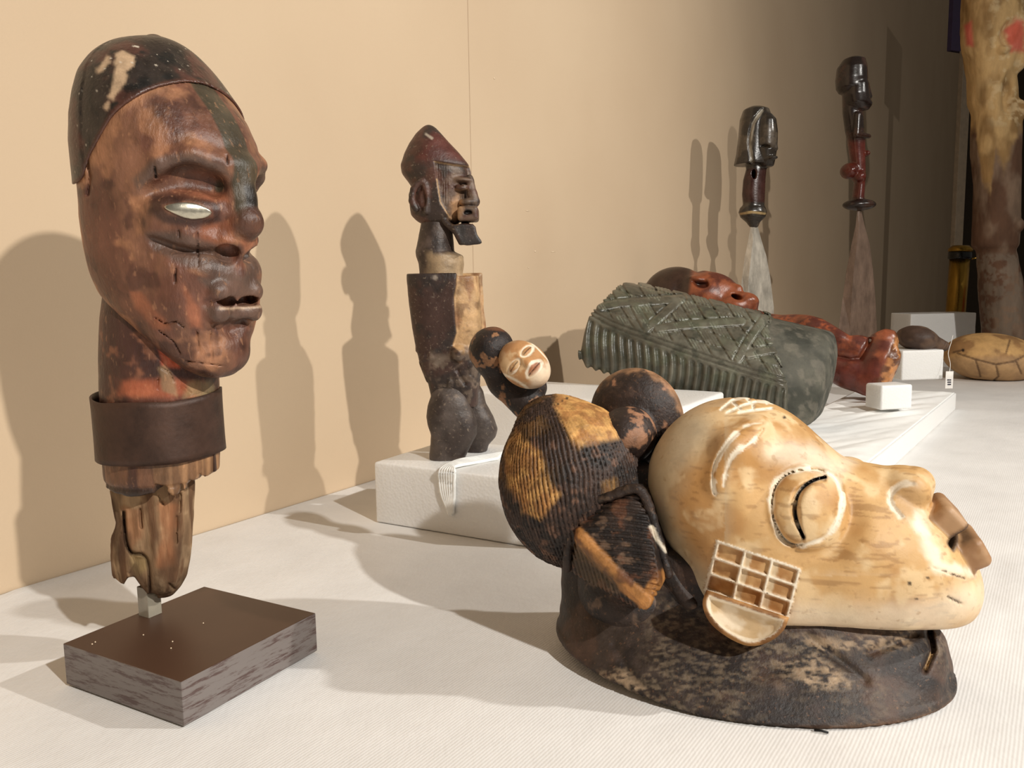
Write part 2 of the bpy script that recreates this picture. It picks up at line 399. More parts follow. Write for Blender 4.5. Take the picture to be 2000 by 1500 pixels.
# ------------------------------------------------------------------ mount of the tall carved head
BL, BF, BR = G(123.5, 1335), G(353, 1419), G(628.4, 1276.5)
BC = (BL+BR)/2; bx_ = unit(BF-BL); by_ = V3(-bx_[1], bx_[0], 0); BS = 0.0662; BH = 0.0335
BR3 = np.stack([bx_, by_, V3(0, 0, 1)])
def base_side_material():
    m, nt, b = nodes('worn_stained_block')
    v = coords(nt, (1, 1, 9))
    n = N_(nt, 'ShaderNodeTexNoise', Scale=30.0, Detail=12.0, Roughness=0.78); lk(nt, v, n.inputs['Vector'])
    g = N_(nt, 'ShaderNodeNewGeometry'); sx = N_(nt, 'ShaderNodeSeparateXYZ'); lk(nt, g.outputs['Normal'], sx.inputs[0])
    cr = N_(nt, 'ShaderNodeValToRGB'); e = cr.color_ramp.elements; e[0].position = 0.42; e[0].color = (*srgb(78, 58, 54), 1); e[1].position = 0.50; e[1].color = (*srgb(116, 108, 104), 1)
    lk(nt, n.outputs['Fac'], cr.inputs['Fac'])
    n2 = N_(nt, 'ShaderNodeTexNoise', Scale=22.0, Detail=5.0); lk(nt, coords(nt), n2.inputs['Vector'])
    c2 = N_(nt, 'ShaderNodeValToRGB'); e = c2.color_ramp.elements; e[0].color = (*srgb(64, 42, 31), 1); e[1].color = (*srgb(80, 55, 40), 1); lk(nt, n2.outputs['Fac'], c2.inputs['Fac'])
    st = N_(nt, 'ShaderNodeMath', operation='GREATER_THAN'); lk(nt, sx.outputs['Z'], st.inputs[0]); st.inputs[1].default_value = 0.7
    mm = N_(nt, 'ShaderNodeMix', data_type='RGBA'); lk(nt, st.outputs[0], mm.inputs[0]); lk(nt, cr.outputs['Color'], mm.inputs[6]); lk(nt, c2.outputs['Color'], mm.inputs[7])
    lk(nt, mm.outputs[2], b.inputs['Base Color']); b.inputs['Roughness'].default_value = 0.42; b.inputs['Specular IOR Level'].default_value = 0.5
    return m
st = thing('display_stand', BC, 'dark brown square wooden block with a short clear post under the tall red-brown head', 'stand')
bm = bmesh.new(); bm_box(bm, BC+V3(0, 0, BH/2+0.0007), (BS, BS, BH/2-0.0005), BR3, 0.0009, 2); bm_obj('block', bm, base_side_material(), st)
PST = G(294, 1200, BH); YS = PST[1]
M_acry = plain('pale_acrylic_post', srgb(176, 168, 150), 0.18, 0.0, 0.06, spec=0.6)
_b = M_acry.node_tree.nodes['Principled BSDF']; _b.inputs['Transmission Weight'].default_value = 0.35
bm = bmesh.new(); bm_box(bm, PST+V3(0, 0, 0.0125), (0.0064, 0.0064, 0.0125), BR3, 0.0004, 1); bm_obj('post', bm, M_acry, st)
for (px, py) in ((180, 1258), (186, 1254), (334, 1266), (337, 1253), (397, 1217), (280, 1240)):
    c = G(px, py, BH+0.0008); bm = bmesh.new(); bmesh.ops.create_icosphere(bm, subdivisions=1, radius=0.0006)
    bmesh.ops.translate(bm, vec=Vector(tuple(c)), verts=bm.verts); bm_obj('dust_fleck', bm, M_chip, st)

# ------------------------------------------------------------------ the tall carved head
PHI = math.radians(63)
HF = V3(math.sin(PHI), -math.cos(PHI), 0); HS = V3(-math.cos(PHI), -math.sin(PHI), 0)
YH = YS+0.0
HO = V3(U(310, 400, YH)[0], YH, 0)
def hkeys(rows):
    out = []
    for (py, xl, xr, xc, w, n) in rows:
        z = U(xc, py, YH)[2]; x0, x1, c = (U(x, py, YH)[0]-HO[0] for x in (xl, xr, xc))
        k = 0.00041; W = w*k; s, co = math.sin(PHI), math.cos(PHI)
        af = math.sqrt(max((x1-c)**2-(W*co)**2, (0.25*(x1-c))**2))/s; ab = math.sqrt(max((c-x0)**2-(W*co)**2, (0.25*(c-x0))**2))/s
        out.append((z, c/s, af, ab, W, n))
    return out
#        py   xl   xr   xc  half-w  n
HROWS = [(76, 285, 318, 300, 12, 2.0), (81, 266, 340, 300, 34, 2.0), (91, 245, 356, 299, 60, 2.0), (106, 230, 374, 298, 84, 2.0), (128, 214, 394, 300, 108, 2.0), (160, 196, 420, 302, 130, 2.0),
         (200, 189, 450, 308, 144, 2.0), (240, 184, 480, 312, 152, 2.0), (290, 182, 507, 316, 156, 2.0), (340, 185, 517, 318, 154, 2.0), (390, 182, 508, 318, 148, 2.0), (440, 181, 500, 318, 144, 2.0),
         (490, 184, 498, 327, 140, 2.0), (530, 192, 497, 336, 136, 2.0), (570, 208, 495, 352, 128, 2.0), (610, 250, 492, 372, 118, 2.0), (650, 312, 490, 402, 102, 2.0), (680, 352, 489, 422, 86, 2.0), (705, 385, 484, 436, 66, 2.0), (722, 405, 470, 438, 40, 2.0)]
HK = hkeys(HROWS)
def h_base(P): return loft(P, HO, HF, HS, HK, 0.012, 0.008)
def hp(px, py, out=0.0):                # a point on the near side of the face, lifted along the view by `out`
    p = hit(h_base, px, py); return p-unit(p-CL)*out
_E = {}
for k, (px, py, o_) in dict(eye=(368, 412, 0), brow1=(268, 362, -.003), brow2=(310, 318, 0), brow3=(375, 300, 0), brow4=(440, 322, 0), sock1=(300, 372, 0), sock2=(365, 352, 0), sock3=(430, 365, 0),
                        under1=(300, 470, 0), under2=(360, 492, 0), under3=(420, 500, 0), under4=(452, 505, 0), chk1=(300, 445, 0), chk2=(370, 462, 0), chk3=(430, 470, 0),
                        eyel=(312, 408, 0), eyer=(420, 424, 0), naso=(455, 400, 0), mus1=(330, 520, 0), mus2=(400, 530, 0), mus3=(460, 540, 0)).items():
    _E[k] = hp(px, py, o_)
def h_mid(py, out=0.0):                 # a point on the centre line of the face
    z = U(480, py, YH)[2]; K = np.array(HK); o = np.argsort(K[:, 0]); K = K[o]
    c = np.interp(z, K[:, 0], K[:, 1]); a = np.interp(z, K[:, 0], K[:, 2])
    return HO+HF*(c+a+out)+V3(0, 0, z-HO[2])
HFACE = frame(V3(0, 0, 1), HS)          # rows: side, forward*-1, up
def h_face(P):
    M = mirror(P, HO, HS); d = h_base(P); far = np.where((P-HO)@HS < 0, 0.006, 0)*1.0
    # brow arch, sunken orbit, cheek bag
    d = smax(d, -chain(M, [(_E['sock1']+HF*0.002, 0.007), (_E['sock2'], 0.0125), (_E['sock3']-HF*0.001, 0.0105)], 0.006)-0.0015, 0.010)
    d = smin(d, chain(M, [(_E['brow1'], 0.002), (_E['brow2'], 0.0032), (_E['brow3'], 0.0038), (_E['brow4'], 0.0045)], 0.004), 0.009)
    d = smin(d, ell(M, _E['eye']-unit(_E['eye']-CL)*-0.006, (0.027, 0.015, 0.012), frame(V3(0, 0, 1), unit(_E['eyer']-_E['eyel'])))+far, 0.006)
    d = smin(d, chain(M, [(_E['chk1'], 0.003), (_E['chk2'], 0.006), (_E['chk3'], 0.005)], 0.006)+far, 0.012)
    d = smax(d, -chain(M, [(_E['under1'], 0.001), (_E['under2'], 0.003), (_E['under3'], 0.0038), (_E['under4'], 0.004)], 0.003), 0.007)
    d = smin(d, chain(M, [(_E['mus1'], 0.002), (_E['mus2'], 0.006), (_E['mus3'], 0.009)], 0.004), 0.012)
    # nose: ridge, bulb, broken nostril
    n0, n1, n2 = h_mid(345, -0.002), h_mid(400, 0.004), h_mid(440, 0.011)
    d = smin(d, chain(M, [(n0, 0.0095), (n1, 0.0108), (n2-HF*0.001, 0.0112), (h_mid(478, 0.001), 0.0115)], 0.004), 0.012)
    d = smin(d, ell(P, h_mid(444, 0.0140), (0.0112, 0.0105, 0.0110), HFACE), 0.004)
    d = smin(d, ell(M, h_mid(482, 0.003)+HS*0.009, (0.008, 0.009, 0.009), HFACE), 0.005)
    d = smax(d, -sph(M, h_mid(498, 0.004)+HS*0.010, 0.0085), 0.003)
    # muzzle and lips
    d = smin(d, ell(P, h_mid(576, -0.020), (0.040, 0.020, 0.034), HFACE), 0.018)
    for py, r, o in ((560, 0.0082, -0.0035), (612, 0.0084, -0.0035)):
        a = h_mid(py, o); b_ = hp(390, py+20 if py < 600 else py-8, 0.000)
        d = smin(d, chain(M, [(a-HF*0.002, r), ((a+b_)/2+HF*0.0075+HS*0.004, r*0.98), (b_-HF*0.0005, r*0.45)], 0.003), 0.004)
    a = h_mid(586, -0.002); b_ = hp(396, 585, 0)
    d = smax(d, -chain(M, [(a, 0.0052), ((a+b_)/2+HF*0.008+HS*0.003, 0.0050), (b_+HF*0.002, 0.0028)], 0.002), 0.0025)
    d = smax(d, -chain(M, [(h_mid(642, 0.003), 0.006), (hp(425, 632, 0)+HF*0.003, 0.003)], 0.002), 0.008)
    # chin
    d = smin(d, ell(P, h_mid(688, -0.012), (0.024, 0.017, 0.015), HFACE), 0.010)
    # splits in the wood
    uv = proj(P); near = (P-HO)@HS > 0.004
    g = 0
    for poly, w in (([(302, 326), (304, 345)], 2.6), ([(343, 525), (342, 552)], 2.2), ([(362, 705), (440, 715)], 1.0), ([(385, 645), (389, 690)], 1.3), ([(412, 648), (414, 705)], 1.2), ([(386, 455), (387, 520)], 1.2),
                    ([(303, 620), (322, 632), (345, 628), (360, 640)], 1.3), ([(310, 645), (340, 668), (352, 690)], 1.3), ([(442, 305), (444, 320)], 2), ([(349, 450), (350, 463)], 1.8), ([(168, 310), (176, 345), (172, 380)], 3)):
        g = np.maximum(g, np.exp(-(pdist(uv, poly)/w)**2))
    d = d+np.where(near, g*0.0022, 0)
    # ear slab and chewed back edge
    return d+0.0007*(fbm(P, 90, 3)-0.5)
HAIR = spl([(120, 372), (158, 352), (168, 330), (176, 305), (200, 260), (225, 221), (260, 194), (300, 174), (337, 164), (375, 161), (412, 171), (440, 195), (470, 240), (492, 290)], 5)
HAIRP = np.concatenate([HAIR, [(700, 200), (700, -200), (-100, -200), (-100, 400)]])
def h_capd(P):                          # signed pixel distance of the hair line, both sides of the head
    return psd(proj(mirror(P, HO, HS)), HAIRP)
def h_cap(P):
    e = h_capd(P)*0.00041
    d = h_base(P)-0.0024
    return smax(smax(d, e, 0.0022), -(h_base(P)+0.006), 0.002)+0.0005*(fbm(P, 60, 3)-0.5)
M_head = carved('red_stained_wood', 0.42, 0.38, 55, (1, 1, 0.45), 0.55, 260, 0.45, speck=tuple(srgb(205, 150, 110)), speck_amt=0.25)
M_cap = carved('black_brown_lacquer', 0.36, 0.45, 70, (1, 1, 1), 0.25, 300, 0.5, speck=tuple(srgb(150, 135, 115)), speck_amt=0.2)
def c_face(P, uv, N):
    n1, n2, n3 = fbm(P, 38, 4, (1, 1, 0.6)), fbm(P+3, 75, 4), fbm(P+9, 22, 3)
    c = mixc(np.tile(srgb(104, 67, 52), (len(P), 1)), srgb(126, 87, 66), sst(0.42, 0.62, n1))
    c = mixc(c, srgb(66, 40, 33), 0.7*sst(0.52, 0.70, n2))
    c = mixc(c, srgb(176, 124, 88), 0.5*sst(0.56, 0.72, fbm(P+20, 50, 4)))
    M = mirror(P, HO, HS); mu = proj(M)
    # orange paint left in places
    for poly in ([(255, 570), (275, 572), (300, 610), (325, 632), (330, 640), (300, 640), (265, 600)], [(395, 440), (455, 425), (460, 470), (430, 490), (395, 478)], [(340, 375), (440, 378), (445, 392), (350, 388)], [(360, 560), (385, 600), (395, 640), (370, 640)], [(470, 470), (505, 470), (505, 490), (480, 492)]):
        c = mixc(c, srgb(164, 98, 66), 0.5*sst(8, -5, psd(mu, poly)+14*(n2-0.5)))
    # grey worn bags and lips, dark orbit paint
    for poly in ([(285, 455), (340, 452), (395, 470), (440, 490), (470, 545), (430, 545), (345, 510), (300, 488)], [(390, 545), (495, 540), (498, 580), (430, 582)], [(398, 600), (490, 596), (490, 640), (420, 630)], [(255, 350), (300, 312), (370, 298), (440, 322), (450, 345), (380, 330), (310, 340), (268, 372)]):
        c = mixc(c, srgb(92, 74, 64), 0.72*sst(7, -6, psd(mu, poly)+12*(n1-0.5)))
    c = mixc(c, srgb(46, 28, 24), 0.8*sst(10, -4, psd(mu, [(300, 385), (360, 380), (425, 400), (430, 430), (380, 442), (320, 432), (292, 410)])+10*(n2-0.5))*sst(-4, 6, psd(mu, [(318, 402), (360, 394), (412, 404), (416, 424), (370, 428), (330, 418)])))
    # dark band down the forehead, over the nose root
    s = np.abs((P-HO)@HS); st_ = sst(0.0125, 0.0105, s)*sst(452, 415, uv[:, 1])
    c = mixc(c, srgb(62, 58, 44), 0.9*st_); c = mixc(c, srgb(28, 22, 20), 0.85*sst(0.007, 0.004, s)*sst(350, 372, uv[:, 1])*sst(440, 418, uv[:, 1]))
    c = mixc(c, srgb(58, 32, 26), 0.75*sst(0.46, 0.56, fbm(P+31, 40, 4))*sst(620, 660, uv[:, 1]))
    c = mixc(c, srgb(178, 128, 92), 0.55*sst(18, 2, pdist(uv, HAIR))*sst(0.35, 0.6, n1))
    c = mixc(c, srgb(206, 176, 146), 0.6*sst(4, 1, pdist(mu, [(430, 602), (455, 603), (486, 595)])))
    c = mixc(c, srgb(14, 9, 8), 0.9*sst(3, 1, np.minimum.reduce([pdist(uv, [(302, 326), (305, 344)]), pdist(uv, [(343, 527), (342, 550)])+0.5, pdist(uv, [(443, 307), (444, 318)])+.5, pdist(uv, [(386, 455), (387, 515)])+1.6])))
    c = mixc(c, srgb(84, 54, 42), 0.85*sst(0.0145, 0.011, np.linalg.norm(P-h_mid(444, 0.0150), axis=1)))
    return c
def c_cap(P, uv, N):
    n = fbm(P, 45, 4); c = mixc(np.tile(srgb(44, 36, 31), (len(P), 1)), srgb(74, 46, 38), sst(0.45, 0.62, n)); c = mixc(c, srgb(26, 24, 22), sst(0.5, 0.65, fbm(P+4, 80, 4)))
    w = fbm(P+8, 160, 3)
    for poly in ([(228, 108), (240, 100), (262, 112), (258, 130), (246, 142), (240, 165), (222, 195), (212, 190), (220, 160), (226, 130)], [(190, 135), (208, 108), (214, 112), (203, 140), (190, 145)], [(206, 212), (212, 198), (209, 214)]):
        c = mixc(c, srgb(176, 148, 118), 0.9*sst(5, -3, psd(uv, poly)+14*(w-0.5)))
    fl = fbm(P+40, 420, 1); c = mixc(c, srgb(190, 178, 160), 0.9*sst(0.90, 0.93, fl))
    c = mixc(c, srgb(96, 58, 44), 0.7*sst(12, 2, -h_capd(P)))
    return c
head = thing('head_sculpture', HO+V3(0, 0, 0.06), 'tall red-brown carved wooden head with black cap, metal eyes and weathered neck', 'sculpture')
z0, z1 = U(310, 735, YH)[2], U(310, 55, YH)[2]
h_obj = sculpt('face', h_face, HO+V3(-0.085, -0.10, z0), V3(HO[0]+0.105, HO[1]+0.10, z1), 0.0013, M_head, head, c_face)
sculpt('cap', h_cap, HO+V3(-0.09, -0.10, U(310, 420, YH)[2]), V3(HO[0]+0.105, HO[1]+0.10, z1+0.005), 0.0014, M_cap, head, c_cap)
# metal eye plates
M_eye = plain('dull_silver_metal', srgb(196, 190, 172), 0.3, 0.9, 0.25, 120)
ec = hit(h_face, 366, 413)
for sgn in (1,):
    rr = frame(V3(0, 0, 1), unit(_E['eyer']-_E['eyel']))
    def eye(P, sgn=sgn):
        M = P if sgn > 0 else P-2*((P-HO)@HS)[:, None]*HS
        uvm = proj(M); al = psd(uvm, spl([(320, 404), (345, 396), (375, 396), (402, 405), (414, 416), (400, 426), (370, 428), (342, 418)], 4, True))*0.0004
        return smax(smax(h_face(M)-0.0011, -(h_face(M)+0.0012), 0.0006), np.where((M-HO)@HS > 0.004, al, 0.02), 0.0008)
    c0 = ec if sgn > 0 else ec-2*((ec-HO)@HS)*HS
    sculpt('metal_eye', eye, c0-0.032, c0+0.032, 0.0009, M_eye, h_obj)
# neck, collar and weathered shaft of the tall head
def zpy(py, x=315): return U(x, py, YH)[2]
kx = U(416, 700, YH)[0]-U(316, 700, YH)[0]; kx /= 100.0     # metres per pixel at the head
NX = lambda px, py: U(px, py, YH)[0]
RAG = [(150, 890), (205, 932), (225, 938), (262, 941), (300, 946), (341, 938), (345, 922), (362, 930), (372, 948), (379, 944), (383, 928), (389, 938), (396, 920), (403, 926), (408, 912), (415, 922), (424, 917), (440, 900)]
_rx = [NX(*p) for p in RAG]; _rz = [zpy(p[1], p[0]) for p in RAG]
def h_neck(P):
    rows = [(560, 214, 424, 318), (620, 206, 422, 316), (700, 204, 421, 313), (770, 206, 423, 314), (880, 210, 424, 316), (918, 212, 424, 318), (960, 224, 424, 320)]
    K = [(zpy(py), NX(xc, py)-HO[0], NX(xr, py)-NX(xc, py), NX(xc, py)-NX(xl, py), (xr-xl)/2*kx, 2.0) for py, xl, xr, xc in rows]
    d = loft(P, HO, V3(1, 0, 0), V3(0, -1, 0), K, 0.01, 0.002)
    zr = np.interp(P[:, 0], _rx, _rz)
    d = smax(d, (zr-P[:, 2])*0.7, 0.0012)
    hollow = np.hypot(P[:, 0]-NX(318, 900), P[:, 1]-YH)-(0.036+0.002*fbm(P, 80, 2)); d = np.where(P[:, 0] > NX(343, 900), smax(d, -smax(hollow, P[:, 2]-zpy(880), 0.003), 0.001), d)
    g = np.exp(-((P[:, 2]-zpy(930))/0.0016)**2)*0.001
    st = 0.0016*(fbm(P, 190, 2, (1, 1, 0.06))-0.5)*sst(zpy(880), zpy(900), P[:, 2])
    uv = proj(P); near = P[:, 1] < YH
    cr = np.maximum.reduce([np.exp(-(pdist(uv, [(315, 718), (330, 726), (340, 745)])/1.6)**2), np.exp(-(pdist(uv, [(310, 715), (308, 760)])/1.2)**2), np.exp(-(pdist(uv, [(358, 755), (372, 768)])/3)**2)])
    return d+g+st+np.where(near, cr*0.0022, 0)+0.0012*(fbm(P, 45, 3)-0.5)
def c_neck(P, uv, N):
    n1, n2 = fbm(P, 40, 4, (1, 1, 0.4)), fbm(P+7, 90, 4)
    c = mixc(np.tile(srgb(96, 58, 44), (len(P), 1)), srgb(68, 42, 35), sst(0.42, 0.6, n1)); c = mixc(c, srgb(160, 104, 74), 0.5*sst(0.56, 0.7, n2))
    c = mixc(c, srgb(196, 92, 58), 0.8*sst(6, -4, psd(uv, [(308, 675), (318, 672), (342, 700), (348, 716), (318, 712)])+14*(n2-0.5)))
    c = mixc(c, srgb(182, 98, 64), 0.6*sst(10, -6, psd(uv, [(240, 745), (330, 738), (395, 745), (395, 775), (230, 772)])+22*(n1-0.5)))
    c = mixc(c, srgb(150, 120, 88), 0.8*sst(5, -4, psd(uv, [(310, 718), (322, 716), (338, 742), (345, 772), (318, 762)])+12*(n2-0.5)))
    c = mixc(c, srgb(158, 138, 100), 0.7*sst(8, -4, psd(uv, [(370, 748), (410, 745), (418, 775), (360, 775)])+14*(n2-0.5)))
    low = sst(zpy(884), zpy(890), P[:, 2])
    lo1 = mixc(np.tile(srgb(112, 76, 54), (len(P), 1)), srgb(70, 44, 34), sst(0.45, 0.6, fbm(P, 160, 3, (1, 1, 0.08))))
    lo2 = mixc(np.tile(srgb(158, 118, 82), (len(P), 1)), srgb(112, 80, 54), sst(0.45, 0.6, fbm(P, 140, 3, (1, 1, 0.1))))
    lo = mixc(lo1, lo2, sst(NX(340, 900), NX(346, 900), P[:, 0]))
    lo = mixc(lo, srgb(38, 28, 24), 0.85*sst(zpy(926), zpy(932), P[:, 2])*sst(NX(344, 900), NX(338, 900), P[:, 0]))
    c = mixc(c, lo, low)
    return c
sculpt('neck', h_neck, V3(HO[0]-0.055, YH-0.055, zpy(962)), V3(HO[0]+0.06, YH+0.055, zpy(556)), 0.0013, M_head, head, c_neck)
def h_shaft(P):
    rows = [(900, 236, 372, 305), (950, 222, 374, 300), (985, 230, 373, 300), (1010, 235, 373, 302), (1040, 226, 372, 300), (1070, 225, 370, 298), (1100, 227, 366, 297), (1125, 233, 360, 297), (1145, 250, 352, 300), (1160, 275, 340, 306), (1166, 290, 330, 310)]
    K = [(zpy(py), NX(xc, py)-HO[0], NX(xr, py)-NX(xc, py), NX(xc, py)-NX(xl, py), (xr-xl)/2*kx*0.86, 2.3) for py, xl, xr, xc in rows]
    d = loft(P, HO, V3(1, 0, 0), V3(0, -1, 0), K, 0.008, 0.004)
    q = (P-V3(HO[0], YH, 0)); d = d+0.0045*(fbm(P+2, 75, 3, (1, 1, 0.16))-0.5)+0.002*(fbm(P+2, 170, 2, (1, 1, 0.3))-0.5)
    uv = proj(P); near = P[:, 1] < YH+0.002
    split = spl([(242, 1000), (244, 1035), (248, 1062), (258, 1080), (278, 1083), (288, 1096), (291, 1125), (293, 1165)], 4)
    d = d+np.where(near, 0.0042*np.exp(-(pdist(uv, split)/3.2)**2), 0)
    # recess left of the split, notch between the lobes
    d = d+0.0026*sst(3, -4, psd(uv, [(236, 1040), (246, 1066), (260, 1085), (282, 1090), (288, 1100), (286, 1170), (262, 1134), (250, 1120), (262, 1100)]))*near
    d = smax(d, -psd(uv, [(242, 1141), (250, 1128), (262, 1126), (276, 1146), (288, 1160), (300, 1158), (308, 1163), (300, 1190), (225, 1190), (225, 1130), (236, 1139)])*kx*-1*-1, 0.002)
    for poly, w, a in (([(310, 968), (318, 984)], 2, .003), ([(274, 995), (276, 1030)], 3, .0035), ([(352, 965), (350, 1000)], 3, .003), ([(345, 1010), (344, 1060)], 3, .0025), ([(240, 955), (252, 962), (250, 945)], 2, .002), ([(330, 1140), (340, 1150)], 2, .002)):
        d = d+np.where(near, a*np.exp(-(pdist(uv, poly)/w)**2), 0)
    return d
def c_shaft(P, uv, N):
    n1, n2, n3 = fbm(P, 120, 4, (1, 1, 0.12)), fbm(P+6, 60, 4), fbm(P+1, 38, 3, (1, 1, 0.4))
    c = mixc(np.tile(srgb(138, 110, 82), (len(P), 1)), srgb(164, 136, 104), sst(0.5, 0.62, n2)); c = mixc(c, srgb(92, 62, 42), 0.8*sst(0.5, 0.62, n1))
    c = mixc(c, srgb(158, 104, 70), 0.6*sst(10, -5, psd(uv, [(312, 985), (345, 990), (340, 1060), (336, 1100), (310, 1105), (318, 1040)])+16*(n2-0.5)))
    c = mixc(c, srgb(152, 102, 70), 0.5*sst(8, -5, psd(uv, [(240, 990), (272, 995), (276, 1050), (256, 1070)])+16*(n2-0.5)))
    c = mixc(c, srgb(158, 136, 88), 0.45*sst(8, -4, psd(uv, [(258, 1082), (284, 1090), (285, 1110), (268, 1120), (256, 1100)])+14*(n2-0.5)))
    split = spl([(242, 1000), (244, 1035), (248, 1062), (258, 1080), (278, 1083), (288, 1096), (291, 1125), (293, 1165)], 4)
    c = mixc(c, srgb(70, 50, 36), 0.6*sst(0.5, 0.62, n3))
    return mixc(c, srgb(52, 36, 26), 0.6*sst(5, 2, pdist(uv, split)))
M_shaft = carved('weathered_bare_wood', 0.85, 0.35, 90, (1, 1, 0.15), 0.6, 300, 0.2)
sculpt('shaft', h_shaft, V3(HO[0]-0.05, YH-0.045, zpy(1172)), V3(HO[0]+0.05, YH+0.045, zpy(896)), 0.0012, M_shaft, head, c_shaft)
# the bent sheet collar, open at the back
def collar():
    V = []; Fc = []; na, nz = 96, 10; th = 0.0014; c = V3(NX(312, 830), YH, 0)
    for L in (0, 1):
        for i in range(na+1):
            a = math.radians(78)-math.radians(336)*i/na*-1
            for j in range(nz+1):
                t = j/nz; dx, dy = math.cos(a), math.sin(a)
                top = zpy(772)+0.0026*max(0, abs(dx)-0.55)*3.0+0.001*math.sin(3*a)
                bot = zpy(886)+0.0016*max(0, abs(dx)-0.6)*2
                if dx > 0.92: top += 0.0
                z = bot+(top-bot)*t
                r = 0.0478+0.0006*math.sin(2*a+1)+0.0003*(abs(t-0.5)*2)**3+0.0006*math.sin(5*a)*(1-t) - (th if L else 0)
                V.append(c+V3(r*dx, r*dy, z))
    m = nz+1; off = (na+1)*m
    for i in range(na):
        for j in range(nz):
            q = (i*m+j, (i+1)*m+j, (i+1)*m+j+1, i*m+j+1); Fc.append(q); Fc.append(tuple(off+k for k in q[::-1]))
        for j in (0, nz): Fc.append((i*m+j, off+i*m+j, off+(i+1)*m+j, (i+1)*m+j))
    for i in (0, na):
        for j in range(nz): Fc.append((i*m+j, i*m+j+1, off+i*m+j+1, off+i*m+j))
    return V, Fc
M_collar = plain('dark_brown_sheet', srgb(64, 44, 34), 0.5, 0.2, 0.4, 45, (1, 1, 1), 0.2, 250, 0.4)
V_, F_ = collar(); o = mesh_obj('collar', V_, F_, M_collar, head)
bm = bmesh.new(); bm.from_mesh(o.data); bmesh.ops.recalc_face_normals(bm, faces=bm.faces); bm.to_mesh(o.data); bm.free()
# slivers hanging under the collar on the right
for px, w, y1 in ((417, 2.2, 918), (423, 2.6, 919)):
    bm = bmesh.new(); bm_box(bm, (NX(px, 890), YH-0.006, (zpy(870)+zpy(y1))/2), (w*kx, 0.0016, (zpy(870)-zpy(y1))/2), None, 0.0003, 1); bm_obj("sliver", bm, M_collar, head)

# ------------------------------------------------------------------ helmet mask lying on its collar
MAL = math.radians(19)
MS = V3(-math.sin(MAL), -math.cos(MAL), 0); ME = V3(math.cos(MAL), -math.sin(MAL), 0); MZ = V3(0, 0, 1)
MO = G(1868, 1335); MK = 0.000385
def MP(px, py, b=0.0):                  # a pixel on the plane b metres in front of the plane of symmetry
    d = ray(px, py); return CL+d*(((MO+MS*b-CL)@MS)/(d@MS))
def mrot(deg):                          # in-plane frame; degrees clockwise as seen
    c, s = math.cos(math.radians(deg)), math.sin(math.radians(deg)); return np.stack([ME*c-MZ*s, ME*s+MZ*c, MS])
def mell(P, px, py, rx, ry, rb, deg=0, b=0.0): return ell(P, MP(px, py, b), (rx*MK, ry*MK, rb), mrot(deg))
def m_base(P):
    d = mell(P, 1441, 952, 184, 184, 0.073)
    d = smin(d, mell(P, 1600, 1062, 215, 168, 0.068, 14), 0.030)
    d = smin(d, mell(P, 1480, 1112, 140, 122, 0.067, 16), 0.03)
    d = smin(d, mell(P, 1728, 1096, 164, 122, 0.054, 22), 0.028)
    d = smin(d, mell(P, 1828, 1150, 66, 60, 0.036, 15), 0.020)
    return d
def mh(px, py, out=0.0): p = hit(m_base, px, py, 0.35); return p-unit(p-CL)*out
EYE_O = spl([(1507, 1000), (1511, 955), (1528, 930), (1560, 918), (1600, 916), (1632, 932), (1644, 962), (1640, 1005), (1622, 1040), (1592, 1058), (1552, 1066), (1525, 1048)], 4, True)
EYE_S = spl([(1612, 932), (1585, 940), (1562, 960), (1553, 990), (1557, 1020), (1570, 1050)], 5)
BR1 = spl([(1489, 826), (1462, 830), (1432, 852), (1402, 892), (1392, 928), (1396, 964)], 5)
BR2 = spl([(1490, 838), (1470, 862), (1437, 884), (1419, 918), (1413, 950)], 5)
NOS = spl([(1782, 944), (1756, 948), (1740, 966), (1741, 985), (1760, 1009)], 5)
G00, G10, G11, G01 = (np.array(p, float) for p in ((1403, 1058), (1561, 1112), (1538, 1204), (1378, 1152)))
def grid_uv(uv):                        # cheek scarification: pixel -> 0..3 by 0..3
    u = np.array(G10-G00); v = np.array(G01-G00); q = uv-G00; det = u[0]*v[1]-u[1]*v[0]
    return 3*(q[:, 0]*v[1]-q[:, 1]*v[0])/det, 3*(u[0]*q[:, 1]-u[1]*q[:, 0])/det
def grid_line(uv):
    a, b = grid_uv(uv); ins = (a > -0.08) & (a < 3.08) & (b > -0.08) & (b < 3.08)
    da = np.abs(a-np.round(a))*52; db = np.abs(b-np.round(b))*32
    return ins, np.minimum(da, db), a, b
FG = [[(1408, 800), (1430, 782), (1465, 773), (1500, 776)], [(1420, 806), (1450, 792), (1480, 784), (1510, 787)], [(1443, 806), (1475, 801), (1507, 798)], [(1428, 783), (1446, 800)], [(1455, 775), (1470, 790), (1472, 802)], [(1485, 774), (1498, 788)]]
_lipU = (MP(1796, 1052), MP(1844, 1000)); _lipL = (MP(1836, 1096), MP(1886, 1062))
